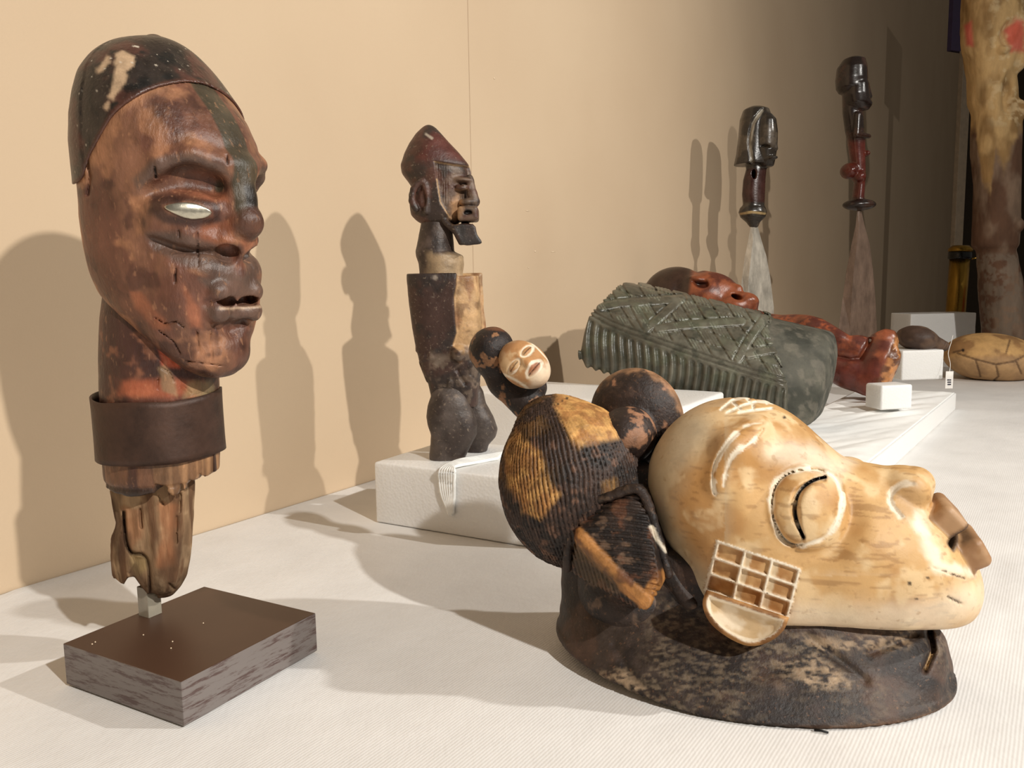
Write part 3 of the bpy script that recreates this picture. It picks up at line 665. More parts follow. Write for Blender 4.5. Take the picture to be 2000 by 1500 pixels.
def m_face(P):
    M = mirror(P, MO, MS); uv = proj(M); nb = (M-MO)@MS; d = m_base(P)
    near = nb > 0.012
    # brow swelling, eye socket, bulging lid
    d = smin(d, chain(M, [(mb[0], 0.004), (mb[1], 0.010), (mb[2], 0.006)], 0.006), 0.014)
    d = smax(d, -ell(M, me[0], (0.036, 0.034, 0.012), m_er)+0.0, 0.016)
    d = smin(d, ell(M, me[1], (0.028, 0.030, 0.016), m_er), 0.004)
    # nose
    d = smin(d, chain(P, [(MP(1620, 970), 0.019), (MP(1700, 962), 0.0185), (MP(1765, 952), 0.0155), (MP(1792, 944), 0.0118)], 0.006), 0.014)
    d = smin(d, ell(M, MP(1772, 960, 0.012), (0.0155, 0.0135, 0.0115), mrot(30)), 0.004)
    d = smin(d, mell(P, 1660, 912, 34, 20, 0.014, 8, -0.030), 0.004)
    # lips
    d = smin(d, box(P, (_lipU[0]+_lipU[1])/2, (0.0205, 0.0118, 0.024), mrot(-43), 0.0055), 0.002)
    d = smin(d, box(P, (_lipL[0]+_lipL[1])/2, (0.0205, 0.0108, 0.024), mrot(-29), 0.0055), 0.002)
    d = smax(d, -box(P, MP(1854, 1036), (0.030, 0.0022, 0.03), mrot(-38), 0.001), 0.0015)
    # carved lines: eye, brow, nostril, grids
    dl = pdist(uv, EYE_O, True); e = psd(uv, EYE_O)
    cut = 0.0016*np.exp(-(dl/4.0)**2)
    cut = np.maximum(cut, 0.0012*np.exp(-(np.minimum(pdist(uv, BR1), pdist(uv, BR2))/3.0)**2))
    cut = np.maximum(cut, 0.0018*np.exp(-(pdist(uv, NOS)/4.0)**2))
    sl = pdist(uv, EYE_S); cut = np.maximum(cut, 0.010*np.exp(-(sl/(2.0+4.0*sst(1052, 1000, uv[:, 1])*sst(932, 960, uv[:, 1])))**2))
    step = sst(-3, 3, uv[:, 0]-np.interp(uv[:, 1], EYE_S[:, 1][np.argsort(EYE_S[:, 1])], EYE_S[:, 0][np.argsort(EYE_S[:, 1])]))
    cut = cut+np.where(e < 0, 0.0022*(1-step), 0)
    ins, gl, a, b = grid_line(uv)
    tile = np.where(ins, 0.0018*sst(1.5, 4.5, gl)-0.0009*np.exp(-(gl/2.5)**2), 0)
    cut = cut+np.where(near, tile, 0)
    fd = np.minimum.reduce([pdist(uv, l) for l in FG]); cut2 = 0.0014*np.exp(-(fd/2.2)**2)*(uv[:, 1] < 812)
    cr = 0.0012*np.exp(-(np.minimum(pdist(uv, [(1820, 1108), (1848, 1118), (1885, 1130)]), pdist(uv, [(1850, 1165), (1880, 1180)]))/1.5)**2)
    d = d+np.where(near, cut+cr, 0)+cut2
    # flat jaw underside
    d = smax(d, -(P[:, 2]-(MP(1700, 1232, 0.05)[2]-0.001)), 0.006)
    return d+0.0005*(fbm(P, 70, 2)-0.5)
mb = [mh(1405, 940), mh(1430, 878), mh(1482, 832)]
me = [mh(1572, 992, 0.004), mh(1578, 992, -0.007)]
_q = mh(1578, 992); _e = 0.002
_n = unit(np.array([float((m_base((_q+np.eye(3)[i]*_e)[None])-m_base((_q-np.eye(3)[i]*_e)[None]))[0]) for i in range(3)]))
_x = unit(ME*math.cos(0.25)-MZ*math.sin(0.25)-_n*((ME*math.cos(0.25)-MZ*math.sin(0.25))@_n)); m_er = np.stack([_x, np.cross(_n, _x), _n])
M_mask = carved('whitened_ochre_wood', 0.5, 0.12, 28, (1, 1, 1), 0.12, 330, 0.35, speck=tuple(srgb(150, 108, 62)), speck_amt=0.35)
M_maskd = carved('black_stained_wood', 0.55, 0.45, 80, (1, 1, 1), 0.4, 350, 0.4, speck=tuple(srgb(150, 110, 80)), speck_amt=0.3)
WHT = srgb(240, 228, 206)
def c_mface(P, uv, N):
    M = mirror(P, MO, MS); mu = proj(M); near = (M-MO)@MS > 0.012
    n1, n2, n3 = fbm(P, 22, 4), fbm(P+5, 55, 4), fbm(P+11, 140, 3)
    c = mixc(np.tile(srgb(205, 164, 110), (len(P), 1)), srgb(184, 138, 84), sst(0.45, 0.62, n1)); c = mixc(c, srgb(228, 200, 156), 0.7*sst(0.5, 0.66, n2))
    gr = sst(0.66, 0.74, fbm(P@np.stack([ME, MZ, MS]).T, 240, 2, (0.2, 1.7, 1))); c = mixc(c, srgb(128, 86, 46), 0.4*gr)
    # pale greyed rim towards the hair, white chalk
    ed = pdist(uv, [(1350, 840), (1300, 890), (1266, 960), (1272, 1040), (1310, 1110), (1370, 1160)])
    c = mixc(c, srgb(196, 184, 158), 0.75*sst(75, 10, ed+40*(n2-0.5)))
    c = mixc(c, WHT, 0.55*sst(60, 5, pdist(uv, [(1560, 1205), (1700, 1215), (1830, 1200), (1890, 1170)])+50*(n2-0.5)))
    c = mixc(c, WHT, 0.75*sst(22, 2, pdist(uv, [(1790, 1010), (1815, 1070), (1835, 1105), (1890, 1115)])+26*(n3-0.5)))
    c = mixc(c, WHT, 0.5*sst(40, 4, pdist(uv, [(1510, 880), (1600, 900), (1640, 910)])+40*(n2-0.5)))
    for l, w in ((np.concatenate([EYE_O, EYE_O[:1]]), 8), (BR1, 4.6), (BR2, 4.6), (NOS, 6.5)):
        c = mixc(c, WHT, 0.92*np.where(near, sst(w, w*0.25, pdist(mu, l)+14*(n3-0.5)+8*(n2-0.5)), 0))
    c = mixc(c, WHT, 0.8*np.where(near, sst(5.5, 2.5, pdist(mu, EYE_S)), 0)); c = mixc(c, srgb(12, 8, 6), np.where(near, sst(4.2, 2.4, pdist(mu, EYE_S)), 0))
    ins, gl, a, b = grid_line(mu); t = np.where(near & ins, 1.0, 0)
    cell = fbm(np.stack([np.floor(a), np.floor(b), 0*a], -1)*7.7, 1, 1)
    tile = mixc(np.tile(srgb(164, 118, 70), (len(P), 1)), srgb(196, 156, 106), sst(0.3, 0.7, n3))
    chip = sst(0.30, 0.22, (a-np.floor(a))+0.15*(n3-0.5))*(np.round(a) > 0.5)*(a < 2.9); tile = mixc(tile, srgb(214, 196, 164), 0.75*chip)
    c = mixc(c, tile, t); c = mixc(c, WHT, 0.95*t*sst(4.2, 1.6, gl))
    fd = np.minimum.reduce([pdist(uv, l) for l in FG]); c = mixc(c, WHT, 0.95*sst(4.0, 1.8, fd)*(uv[:, 1] < 815))
    # stained lips, dark wormholes
    lip = np.minimum(box(P, (_lipU[0]+_lipU[1])/2, (0.0215, 0.0128, 0.025), mrot(-43)), box(P, (_lipL[0]+_lipL[1])/2, (0.0215, 0.0118, 0.025), mrot(-29)))
    lp = sst(0.0012, -0.001, lip)*sst(1796, 1806, uv[:, 0]); lc = mixc(np.tile(srgb(150, 112, 78), (len(P), 1)), srgb(176, 140, 104), sst(0.4, 0.65, n2)); c = mixc(c, lc, lp)
    c = mixc(c, srgb(60, 42, 30), 0.9*sst(0.0032, 0.001, box(P, MP(1854, 1036), (0.030, 0.0022, 0.03), mrot(-38))))
    for (x, y, r) in ((1777, 1139, 4), (1532, 815, 3.2), (1812, 1128, 2.5), (1790, 1170, 2.5), (1848, 1115, 2), (1547, 985, 2.5)):
        c = mixc(c, srgb(34, 22, 14), 0.9*sst(r+1, r-1, np.hypot(uv[:, 0]-x, uv[:, 1]-y)))
    c = mixc(c, srgb(60, 38, 22), 0.85*sst(2.4, 1.0, np.minimum(pdist(uv, [(1820, 1108), (1848, 1118), (1885, 1130)]), pdist(uv, [(1850, 1165), (1880, 1180)])))*sst(0.42, 0.5, n3))
    c = mixc(c, srgb(150, 118, 82), 0.4*sst(30, -5, psd(uv, [(1745, 955), (1790, 950), (1800, 975), (1765, 1000)])))
    return c
mask = thing('helmet_mask', MO-ME*0.16, 'wooden helmet mask lying face up, pale ochre face, black ribbed coiffure, dark collar', 'mask')
def bbox(pts, pad): A = np.array(pts); return A.min(0)-pad, A.max(0)+pad
lo, hi = bbox([MP(1258, 768, b) for b in (-.075, .075)]+[MP(1930, 1240, b) for b in (-.075, .075)], 0.006)
m_obj = sculpt('face', m_face, lo, hi, 0.0013, M_mask, mask, c_mface)
# ear: a half-moon tray
EAR = spl([(1380, 1152), (1372, 1180), (1385, 1214), (1418, 1243), (1462, 1262), (1502, 1254), (1530, 1232), (1541, 1206)], 4)
EARP = np.concatenate([EAR, [(1541, 1206), (1380, 1152)]])
ecn = mh(1462, 1130); EB = float((ecn-MO)@MS)
def m_ear(P):
    M = P; b = (M-MO)@MS; uv = proj(M); e = psd(uv, EARP)*MK
    f = EB+0.012
    d = smax(e, np.abs(b-(f-0.014))-0.019, 0.005)
    inner = smax(e+0.0042, -(b-(f+0.0005)), 0.002)
    sl = (b-(f+0.005))+0.55*np.minimum(-e, 0.012)
    return smax(d, -smax(e+0.0042, -sl, 0.0015), 0.0012)
def c_ear(P, uv, N):
    e = -psd(uv, EARP); n = fbm(P, 80, 4); c = mixc(np.tile(srgb(176, 130, 80), (len(P), 1)), srgb(128, 88, 50), sst(0.45, 0.65, n))
    c = mixc(c, srgb(200, 172, 132), sst(9, 12, e)); c = mixc(c, WHT, 0.85*sst(4.5, 1.5, np.abs(e-11)+8*(n-0.5))); return mixc(c, WHT, 0.5*sst(0.5, 0.7, n)*sst(10, 14, e))
lo, hi = bbox([MP(1366, 1145, EB-.03), MP(1550, 1272, EB-.03), MP(1366, 1145, EB+.025), MP(1550, 1272, EB+.025)], 0.003)
sculpt('ear', m_ear, lo, hi, 0.0011, M_mask, m_obj, c_ear)
# teeth in the open mouth
for i in range(4):
    for (p, q, r) in (((1836+i*11, 1052-i*9), (1846+i*11, 1043-i*9), (1846+i*11, 1058-i*9)),):
        a, b_, c_ = (MP(*t, 0.019) for t in (p, q, r)); V = [a, b_, c_]+[x-MS*0.006 for x in (a, b_, c_)]
        mesh_obj('tooth', V, [(0, 1, 2), (5, 4, 3), (0, 3, 4, 1), (1, 4, 5, 2), (2, 5, 3, 0)], M_chip, m_obj, smooth=False)

# coiffure
def axis_angle(P, a, b):
    ax = unit(b-a); q = P-a; u = unit(MS-ax*(MS@ax)); v = np.cross(ax, u); return np.arctan2(q@v, q@u), q@ax/np.linalg.norm(b-a)
LA, LB = MP(1052, 752, -0.01), MP(1120, 1125, 0.0)
def m_lobe(P):
    d = ell(P, MP(1119, 945, 0.005), (158*MK, 184*MK, 0.066), mrot(-12))
    d = smin(d, mell(P, 1085, 838, 84, 74, 0.045, 20, 0.0), 0.008)
    th, t = axis_angle(P, LA, LB); w = th*46+5.0*(fbm(P, 30, 3)-0.5)+0.6*np.sin(t*9)
    rib = 0.5+0.5*np.cos(w*2*math.pi/2.2); rib = rib**3
    tan_ = sst(10, -6, psd(proj(P), [(1085, 768), (1150, 772), (1228, 832), (1205, 852), (1165, 866), (1130, 870), (1110, 840), (1090, 800)]))
    return d+0.0017*rib*(1-0.75*tan_)+0.0012*(fbm(P, 160, 2, (1, 1, 0.4))-0.5)
def c_lobe(P, uv, N):
    n, n2 = fbm(P, 60, 4), fbm(P+3, 130, 3); c = mixc(np.tile(srgb(58, 42, 34), (len(P), 1)), srgb(34, 26, 22), sst(0.45, 0.6, n)); c = mixc(c, srgb(120, 86, 66), 0.6*sst(0.58, 0.7, n2))
    th, t = axis_angle(P, LA, LB); w = th*46+5.0*(fbm(P, 30, 3)-0.5)+0.6*np.sin(t*9); rib = (0.5+0.5*np.cos(w*2*math.pi/2.2))**3
    for poly, s in (([(1083, 766), (1150, 770), (1232, 835), (1208, 856), (1165, 868), (1132, 874), (1112, 845), (1090, 800)], 1.0), ([(988, 870), (1012, 842), (1034, 870), (1058, 905), (1090, 965), (1072, 984), (1052, 1016), (1022, 1000), (994, 950)], 0.95), ([(1180, 945), (1202, 935), (1204, 955), (1182, 962)], 0.5)):
        c = mixc(c, mixc(np.tile(srgb(196, 148, 86), (len(P), 1)), srgb(160, 112, 62), sst(0.4, 0.6, n2)), s*sst(9, -6, psd(uv, poly)+30*(n-0.5)))
    c = mixc(c, srgb(112, 80, 44), 0.75*sst(0.46, 0.58, n)*sst(1110, 1040, uv[:, 0])*sst(1000, 900, uv[:, 1]))
    for (x, y, r) in ((1107, 778, 3), (1098, 783, 2), (1090, 789, 2.4), (1118, 769, 2)): c = mixc(c, srgb(30, 20, 14), 0.9*sst(r+1, r-1, np.hypot(uv[:, 0]-x, uv[:, 1]-y)))
    tan_patch = sst(10, -6, psd(uv, [(1085, 768), (1150, 772), (1228, 832), (1205, 852), (1165, 866), (1130, 870), (1110, 840), (1090, 800)])); return mixc(c, srgb(28, 20, 16), 0.75*rib*sst(0.2, 0.5, rib)*(1-0.75*tan_patch))  # bare tan patch of the lobe; rib lines are coloured less dark there
def mbox(x0, y0, x1, y1, b0, b1, pad=0.006): return bbox([MP(x, y, b) for x in (x0, x1) for y in (y0, y1) for b in (b0, b1)], pad)
sculpt('coiffure_lobe', m_lobe, *mbox(960, 755, 1275, 1135, -.064, .074), 0.0013, M_maskd, mask, c_lobe)
def m_far(P):
    d = ell(P, MP(1243, 815, -0.045), (104*MK, 112*MK, 0.026), mrot(-18))
    return smin(d, ell(P, MP(1225, 850, -0.008), (62*MK, 62*MK, 0.030), mrot(-25)), 0.003)+0.0012*(fbm(P, 55, 3)-0.5)
def c_far(P, uv, N):
    n, n2 = fbm(P+2, 62, 4), fbm(P+3, 150, 4); c = mixc(np.tile(srgb(44, 32, 27), (len(P), 1)), srgb(62, 46, 38), sst(0.5, 0.65, n2)); c = mixc(c, srgb(150, 108, 80), 0.85*sst(0.60, 0.615, n+0.10*(n2-0.5)))
    return mixc(c, srgb(166, 124, 88), 0.7*sst(20, 6, pdist(uv, [(1160, 745), (1215, 712), (1262, 712), (1305, 742), (1345, 800)])+34*(n2-0.5)))
sculpt('coiffure_lobe', m_far, *mbox(1125, 695, 1360, 945, -.09, .03), 0.0017, M_maskd, mask, c_far)
# dark mass between hair, face and collar
def m_core(P):
    d = mell(P, 1225, 1030, 92, 150, 0.055, 6)
    d = smin(d, mell(P, 1245, 1150, 128, 95, 0.060, 10), 0.02)
    d = smin(d, chain(P, [(MP(1345, 850, 0.0), 0.007), (MP(1272, 935, 0.012), 0.008), (MP(1266, 1020, 0.030), 0.009), (MP(1306, 1112, 0.040), 0.009), (MP(1350, 1172, 0.046), 0.009)], 0.006), 0.01)
    uv = proj(P); return d+0.0016*np.exp(-(pdist(uv, [(1290, 960), (1300, 1060), (1340, 1150), (1380, 1190)])/5)**2)+0.0014*(fbm(P, 60, 3)-0.5)
def c_dark(P, uv, N):
    n, n2 = fbm(P, 50, 4), fbm(P+3, 120, 4); c = mixc(np.tile(srgb(52, 40, 34), (len(P), 1)), srgb(34, 27, 24), sst(0.45, 0.6, n)); c = mixc(c, srgb(126, 100, 80), 0.55*sst(0.6, 0.72, n2))
    return mixc(c, WHT, 0.8*sst(6, 2, pdist(uv, [(1272, 1030), (1284, 1055), (1300, 1075)])+8*(n2-0.5)))
sculpt('coiffure_core', m_core, *mbox(1095, 835, 1480, 1250, -.07, .085), 0.0017, M_maskd, mask, c_dark)
# ridged side panel
PA = [MP(1128, 995, 0.050), MP(1242, 958, 0.058), MP(1268, 990, 0.060), MP(1304, 1125, 0.068), MP(1288, 1128, 0.088), MP(1266, 1196, 0.096), MP(1128, 1046, 0.078), MP(1112, 1120, 0.055), MP(1240, 1190, 0.082)]
PA += [p-MS*0.045 for p in PA]
def hull_planes(pts):
    bm = bmesh.new(); [bm.verts.new(tuple(p)) for p in pts]; r = bmesh.ops.convex_hull(bm, input=bm.verts); bm.normal_update(); c = np.mean(pts, 0); out = []
    for f in bm.faces:
        n = np.array(f.normal); p = np.array(f.verts[0].co); n = n if n@(p-c) > 0 else -n
        if not any(n@m > 0.9995 for m, _ in out): out.append((n, n@p))
    bm.free(); return out
PPL = hull_planes(PA); RID = [(1126, 1042), (1160, 1080), (1205, 1125), (1262, 1176)]
def m_panel(P):
    d = np.full(len(P), -1.0)
    for n, o in PPL: d = smax(d, P@n-o, 0.003)
    uv = proj(P); up = uv[:, 1]-np.interp(uv[:, 0], [1126, 1262], [1042, 1172])
    r1 = (0.5+0.5*np.cos((uv[:, 1]-0.10*uv[:, 0]-0.0008*(uv[:, 0]-1215)**2+3*(fbm(P, 60, 2)-0.5))*2*math.pi/11.5))**2
    r2 = (0.5+0.5*np.cos((uv[:, 0]-0.30*uv[:, 1])*2*math.pi/7.0))**2
    rd = pdist(uv, RID); inset = sst(1264, 1258, uv[:, 0]-(uv[:, 1]-985)*0.16)
    cut = np.where(up < 0, 0.0016*r1*inset, 0.0011*r2)*sst(12, 17, rd)
    return d+cut-0.0012*sst(15, 8, rd)+0.0008*(fbm(P, 90, 2)-0.5)
def c_panel(P, uv, N):
    c = c_dark(P, uv, N); n = fbm(P+4, 90, 4); rd = np.minimum(pdist(uv, RID), pdist(uv, [(1262, 1180), (1288, 1128)]))
    c = mixc(c, mixc(np.tile(srgb(176, 122, 68), (len(P), 1)), srgb(120, 78, 44), sst(0.45, 0.62, n)), sst(19, 10, rd+14*(n-0.5)))
    c = mixc(c, srgb(112, 72, 50), 0.6*sst(0.58, 0.68, n))
    return mixc(c, srgb(90, 70, 42), 0.5*sst(30, 0, psd(uv, [(1130, 1075), (1200, 1140), (1150, 1130)])))
lo, hi = bbox(PA, 0.004); sculpt('coiffure_panel', m_panel, lo, hi, 0.0010, M_maskd, mask, c_panel)
pts = [MP(1108, 1110, 0.054), MP(1112, 1050, 0.060), MP(1136, 992, 0.055), MP(1190, 970, 0.058), MP(1244, 954, 0.060), MP(1268, 990, 0.060), MP(1288, 1060, 0.064), MP(1306, 1122, 0.068)]
pts = spl(pts, 6)
def m_band(P): return chain(P, [(p, 0.0034) for p in pts[::2]], 0.002)+0.0012*(fbm(P, 100, 3)-0.5)
lo, hi = bbox(pts, 0.007); sculpt('coiffure_band', m_band, lo, hi, 0.0014, M_maskd, mask, c_dark)
# finial head
FR = np.stack([unit(ME*0.60-MZ*0.45+MS*0.0), unit(ME*0.25+MZ*0.33+MS*0.9), V3(0, 0, 0)]); FR[1] = unit(FR[1]-FR[0]*(FR[1]@FR[0])); FR[2] = np.cross(FR[0], FR[1])   # chin-wards, out of the face, across
def m_hood(P):
    d = ell(P, MP(961, 682, -0.008), (48*MK, 50*MK, 0.022), mrot(20))
    d = smin(d, chain(P, [(MP(955, 690, -0.012), 0.0145), (MP(985, 745, -0.012), 0.0135), (MP(1040, 800, -0.008), 0.014)], 0.006), 0.010)
    d = smin(d, ell(P, MP(1035, 745, -0.014), (44*MK, 28*MK, 0.014), mrot(40)), 0.006)
    return d+0.0008*(fbm(P, 90, 3)-0.5)
def c_hood(P, uv, N):
    n, n2 = fbm(P, 85, 4), fbm(P+3, 200, 3); c = mixc(np.tile(srgb(38, 28, 24), (len(P), 1)), srgb(24, 18, 16), sst(0.45, 0.6, n)); c = mixc(c, srgb(146, 104, 70), 0.85*sst(0.585, 0.61, n+0.04*(n2-0.5))); return mixc(c, srgb(118, 72, 44), 0.7*sst(10, 3, pdist(uv, [(950, 636), (985, 640)])+8*(n-.5)))
sculpt('finial_hood', m_hood, *mbox(910, 622, 1085, 830, -.034, .024), 0.0012, M_maskd, mask, c_hood)
fcn = MP(1024, 712, 0.004)
def m_fin(P):
    d = ell(P, fcn, (0.0235, 0.0150, 0.0185), FR); M = P
    d = smin(d, ell(P, fcn+FR[0]*0.012+FR[1]*0.006, (0.011, 0.009, 0.011), FR), 0.006)
    q = (P-fcn)@FR.T; side = np.abs(q[:, 2])
    d = smin(d, chain(P, [(fcn-FR[0]*0.004+FR[1]*0.0135, 0.002), (fcn+FR[0]*0.005+FR[1]*0.0155, 0.0034)], 0.001), 0.003)
    d = smin(d, ell(P, fcn+FR[0]*0.0115+FR[1]*0.0135, (0.0022, 0.003, 0.0062), FR), 0.0015)
    d = d+0.0012*np.exp(-((q[:, 0]-0.0115)/0.0007)**2)*np.exp(-(side/0.006)**2)*(q[:, 1] > 0)
    ex = (q[:, 0]+0.003)/0.003; ez = (side-0.0085)/0.0055; er = np.sqrt(ex*ex+ez*ez)
    return d+np.where(q[:, 1] > 0, 0.0012*np.exp(-((er-1.2)/0.28)**2)-0.0008*np.exp(-(er/0.8)**2), 0)
def c_fin(P, uv, N):
    q = (P-fcn)@FR.T; side = np.abs(q[:, 2]); n = fbm(P, 120, 4); c = mixc(np.tile(srgb(182, 134, 88), (len(P), 1)), srgb(206, 172, 130), sst(0.45, 0.62, n))
    er = np.sqrt(((q[:, 0]+0.003)/0.003)**2+((side-0.0085)/0.0055)**2)
    c = mixc(c, WHT, 0.75*sst(0.32, 0.08, np.abs(er-1.2)+1.0*(n-0.5))); c = mixc(c, srgb(70, 46, 32), sst(0.0006, 0.0002, np.abs(q[:, 0]+0.003))*sst(1.0, 0.8, er))
    m = np.sqrt(((q[:, 0]-0.0115)/0.0042)**2+(side/0.0082)**2); c = mixc(c, WHT, 0.8*sst(0.28, 0.08, np.abs(m-1)+0.8*(n-0.5))); c = mixc(c, srgb(150, 92, 66), 0.7*sst(0.9, 0.7, m)); c = mixc(c, srgb(60, 36, 28), sst(0.0006, 0.0002, np.abs(q[:, 0]-0.0115))*sst(1, .8, m))
    c = mixc(c, srgb(236, 220, 196), 0.6*sst(0.012, 0.018, q[:, 0]+0.006*(n-0.5)))
    c = mixc(c, WHT, 0.8*sst(0.0012, 0.0003, np.abs(side-0.0165+0.15*q[:, 0]))); return mixc(c, srgb(128, 84, 52), 0.5*sst(-0.012, -0.018, q[:, 0]))
sculpt('finial_face', m_fin, fcn-0.032, fcn+0.032, 0.0007, M_mask, mask, c_fin)
# collar: a flaring skirt with a rim
CC = MO-ME*0.158
def m_skirt(P):
    q = P-CC; a = q@ME; b = q@MS; lift = np.clip(-a-0.02, 0, 1)*0.10; z = P[:, 2]-lift*np.clip(1-P[:, 2]/0.1, 0, 1)
    t = np.clip(z/0.075, -0.15, 1.3)
    ra = np.where(a > 0, 0.156, 0.146)-0.022*sst(0, 1, t)*np.where(a > 0, 1.0, 0.15)-0.01*np.maximum(t-0.9, 0); rb = 0.1095-0.057*sst(-0.15, 0.85, t)
    sh = np.where(a > 0, 1, 0)
    rho = np.sqrt((a/ra)**2+(b/rb)**2); d = (rho-1)*np.minimum(ra, rb)*0.92
    fold = 0.0032*(fbm(P@np.stack([ME, MZ, MS]).T, 26, 3, (0.7, 1.2, 1))-0.5)*2
    uv = proj(P)
    for poly, w, s in (([(1580, 1245), (1640, 1290), (1690, 1330)], 9, .0035), ([(1815, 1235), (1822, 1270), (1805, 1310)], 6, .004), ([(1200, 1260), (1240, 1330), (1280, 1360)], 8, .002), ([(1700, 1275), (1790, 1240)], 8, .0025)):
        fold = fold+np.where(b > 0, s*np.exp(-(pdist(uv, poly)/w)**2), 0)
    d = d+fold*sst(0.002, 0.012, z)
    d = smin(d, np.maximum((rho-1.004)*rb*0.92, np.abs(z-0.003)-0.003), 0.003)
    d = smax(d, -(z-0.0012), 0.0012)
    d = np.maximum(d, -smax((np.sqrt((a/(ra-0.012))**2+(b/(rb-0.012))**2)-1)*0.09, z-0.05, 0.01))
    return smax(d, z-(0.082+0.05*np.clip(-a/0.16, 0, 1)), 0.008)
def c_skirt(P, uv, N):
    n, n2, n3 = fbm(P, 34, 4), fbm(P+3, 22, 4), fbm(P@np.stack([ME, MZ, MS]).T, 520, 2, (0.5, 1, 1)); c = mixc(np.tile(srgb(60, 49, 43), (len(P), 1)), srgb(38, 31, 29), sst(0.45, 0.6, n)); c = mixc(c, srgb(78, 56, 44), 0.6*sst(0.5, 0.65, fbm(P+15, 40, 3)))
    c = mixc(c, srgb(128, 112, 92), 0.6*sst(0.40, 0.72, n2)*sst(0.42, 0.66, n3)*sst(1140, 1240, uv[:, 0]))
    for poly in ([(1560, 1240), (1640, 1250), (1780, 1235), (1770, 1260), (1640, 1275), (1580, 1270)], [(1500, 1290), (1590, 1275), (1670, 1340), (1600, 1345), (1530, 1320)], [(1170, 1320), (1220, 1310), (1300, 1370), (1260, 1372)]):
        c = mixc(c, srgb(168, 144, 116), 0.75*sst(14, -10, psd(uv, poly)+40*(n2-0.5))*sst(0.36, 0.62, n3))
    c = mixc(c, srgb(206, 170, 118), 0.9*sst(4, 1.5, pdist(uv, [(1818, 1280), (1808, 1308)]))); c = mixc(c, srgb(24, 18, 16), 0.9*sst(4, 2, pdist(uv, [(1613, 1352), (1610, 1362), (1618, 1370)])))
    q = P-CC; return mixc(c, srgb(118, 84, 58), 0.5*sst(0.004, 0.002, P[:, 2])*sst(0.02, 0.08, q@ME))
sculpt('collar', m_skirt, CC-0.005+V3(-.185, -.17, 0.004), CC+V3(.185, .17, 0.145), 0.0018, M_maskd, mask, c_skirt)

# ------------------------------------------------------------------ standing figure on its foam block
def pxloft(P, rows, Y, smooth=0.01, kend=0.003, n=2.2, yc=0.0):
    """rows (py, left px, right px, depth half width px): an upright form at distance Y"""
    X0 = U(1000, 600, Y)[0]; O = V3(X0, Y+yc, 0); k = Y/F; K = []
    for py, xl, xr, w in rows:
        a, b = U(xl, py, Y), U(xr, py, Y); c = (a[0]+b[0])/2; K.append(((a[2]+b[2])/2, c-X0, (b[0]-a[0])/2, (b[0]-a[0])/2, w*k, n))
    return loft(P, O, V3(1, 0, 0), V3(0, -1, 0), K, smooth, kend)
def pbox(x0, y0, x1, y1, Y, dy, pad=0.004): return bbox([U(x, y, Yy) for x in (x0, x1) for y in (y0, y1) for Yy in (Y-dy, Y+dy)], pad)
def pe(P, px, py, rx, ry, dep, Y, deg=0, dy=0.0):   # ellipsoid facing the camera
    k = Y/F; c, s = math.cos(math.radians(deg)), math.sin(math.radians(deg)); R = np.stack([V3(c, 0, -s), V3(s, 0, c), V3(0, 1, 0)])
    return ell(P, U(px, py, Y+dy), (rx*k, ry*k, dep*k), R)
YT = 1.055; kT = YT/F
def foam_material(name, c=(232, 231, 228), sss=0.5):
    m, nt, b = nodes(name); v = coords(nt)
    vo = N_(nt, 'ShaderNodeTexVoronoi', Scale=260.0); lk(nt, v, vo.inputs['Vector'])
    bp = N_(nt, 'ShaderNodeBump', Strength=0.25, Distance=0.002); lk(nt, vo.outputs['Distance'], bp.inputs['Height']); lk(nt, bp.outputs['Normal'], b.inputs['Normal'])
    b.inputs['Base Color'].default_value = (*srgb(*c), 1); b.inputs['Roughness'].default_value = 0.45
    b.inputs['Subsurface Weight'].default_value = sss; b.inputs['Subsurface Radius'].default_value = (0.02, 0.02, 0.019); b.inputs['Subsurface Scale'].default_value = 0.6
    return m
M_foam = foam_material('white_polyethylene_foam')
def round_box(c, h, R, r):              # finely gridded block with rounded edges
    def ticks(a):
        m = max(2, int(2*(a-r)/0.02)); return np.concatenate([[-a, -a+0.3*r, -a+0.65*r], np.linspace(-a+r, a-r, m), [a-0.65*r, a-0.3*r, a]])
    T = [ticks(a) for a in h]; V = []; Q = []
    for ax in range(3):
        b, d = (ax+1) % 3, (ax+2) % 3
        for sg in (-1, 1):
            base = len(V); A, B = np.meshgrid(T[b], T[d], indexing='ij'); n0, n1 = A.shape; P = np.zeros((n0*n1, 3)); P[:, ax] = sg*h[ax]; P[:, b] = A.ravel(); P[:, d] = B.ravel(); V.extend(P)
            for i in range(n0-1):
                for k in range(n1-1):
                    q = (base+i*n1+k, base+(i+1)*n1+k, base+(i+1)*n1+k+1, base+i*n1+k+1); Q.append(q if sg > 0 else q[::-1])
    P = np.array(V); hh = np.asarray(h)-r; q = np.clip(P, -hh, hh); e = P-q; l = np.linalg.norm(e, axis=1, keepdims=True); P = q+e/np.maximum(l, 1e-9)*r
    return P@np.asarray(R)+np.asarray(c), Q
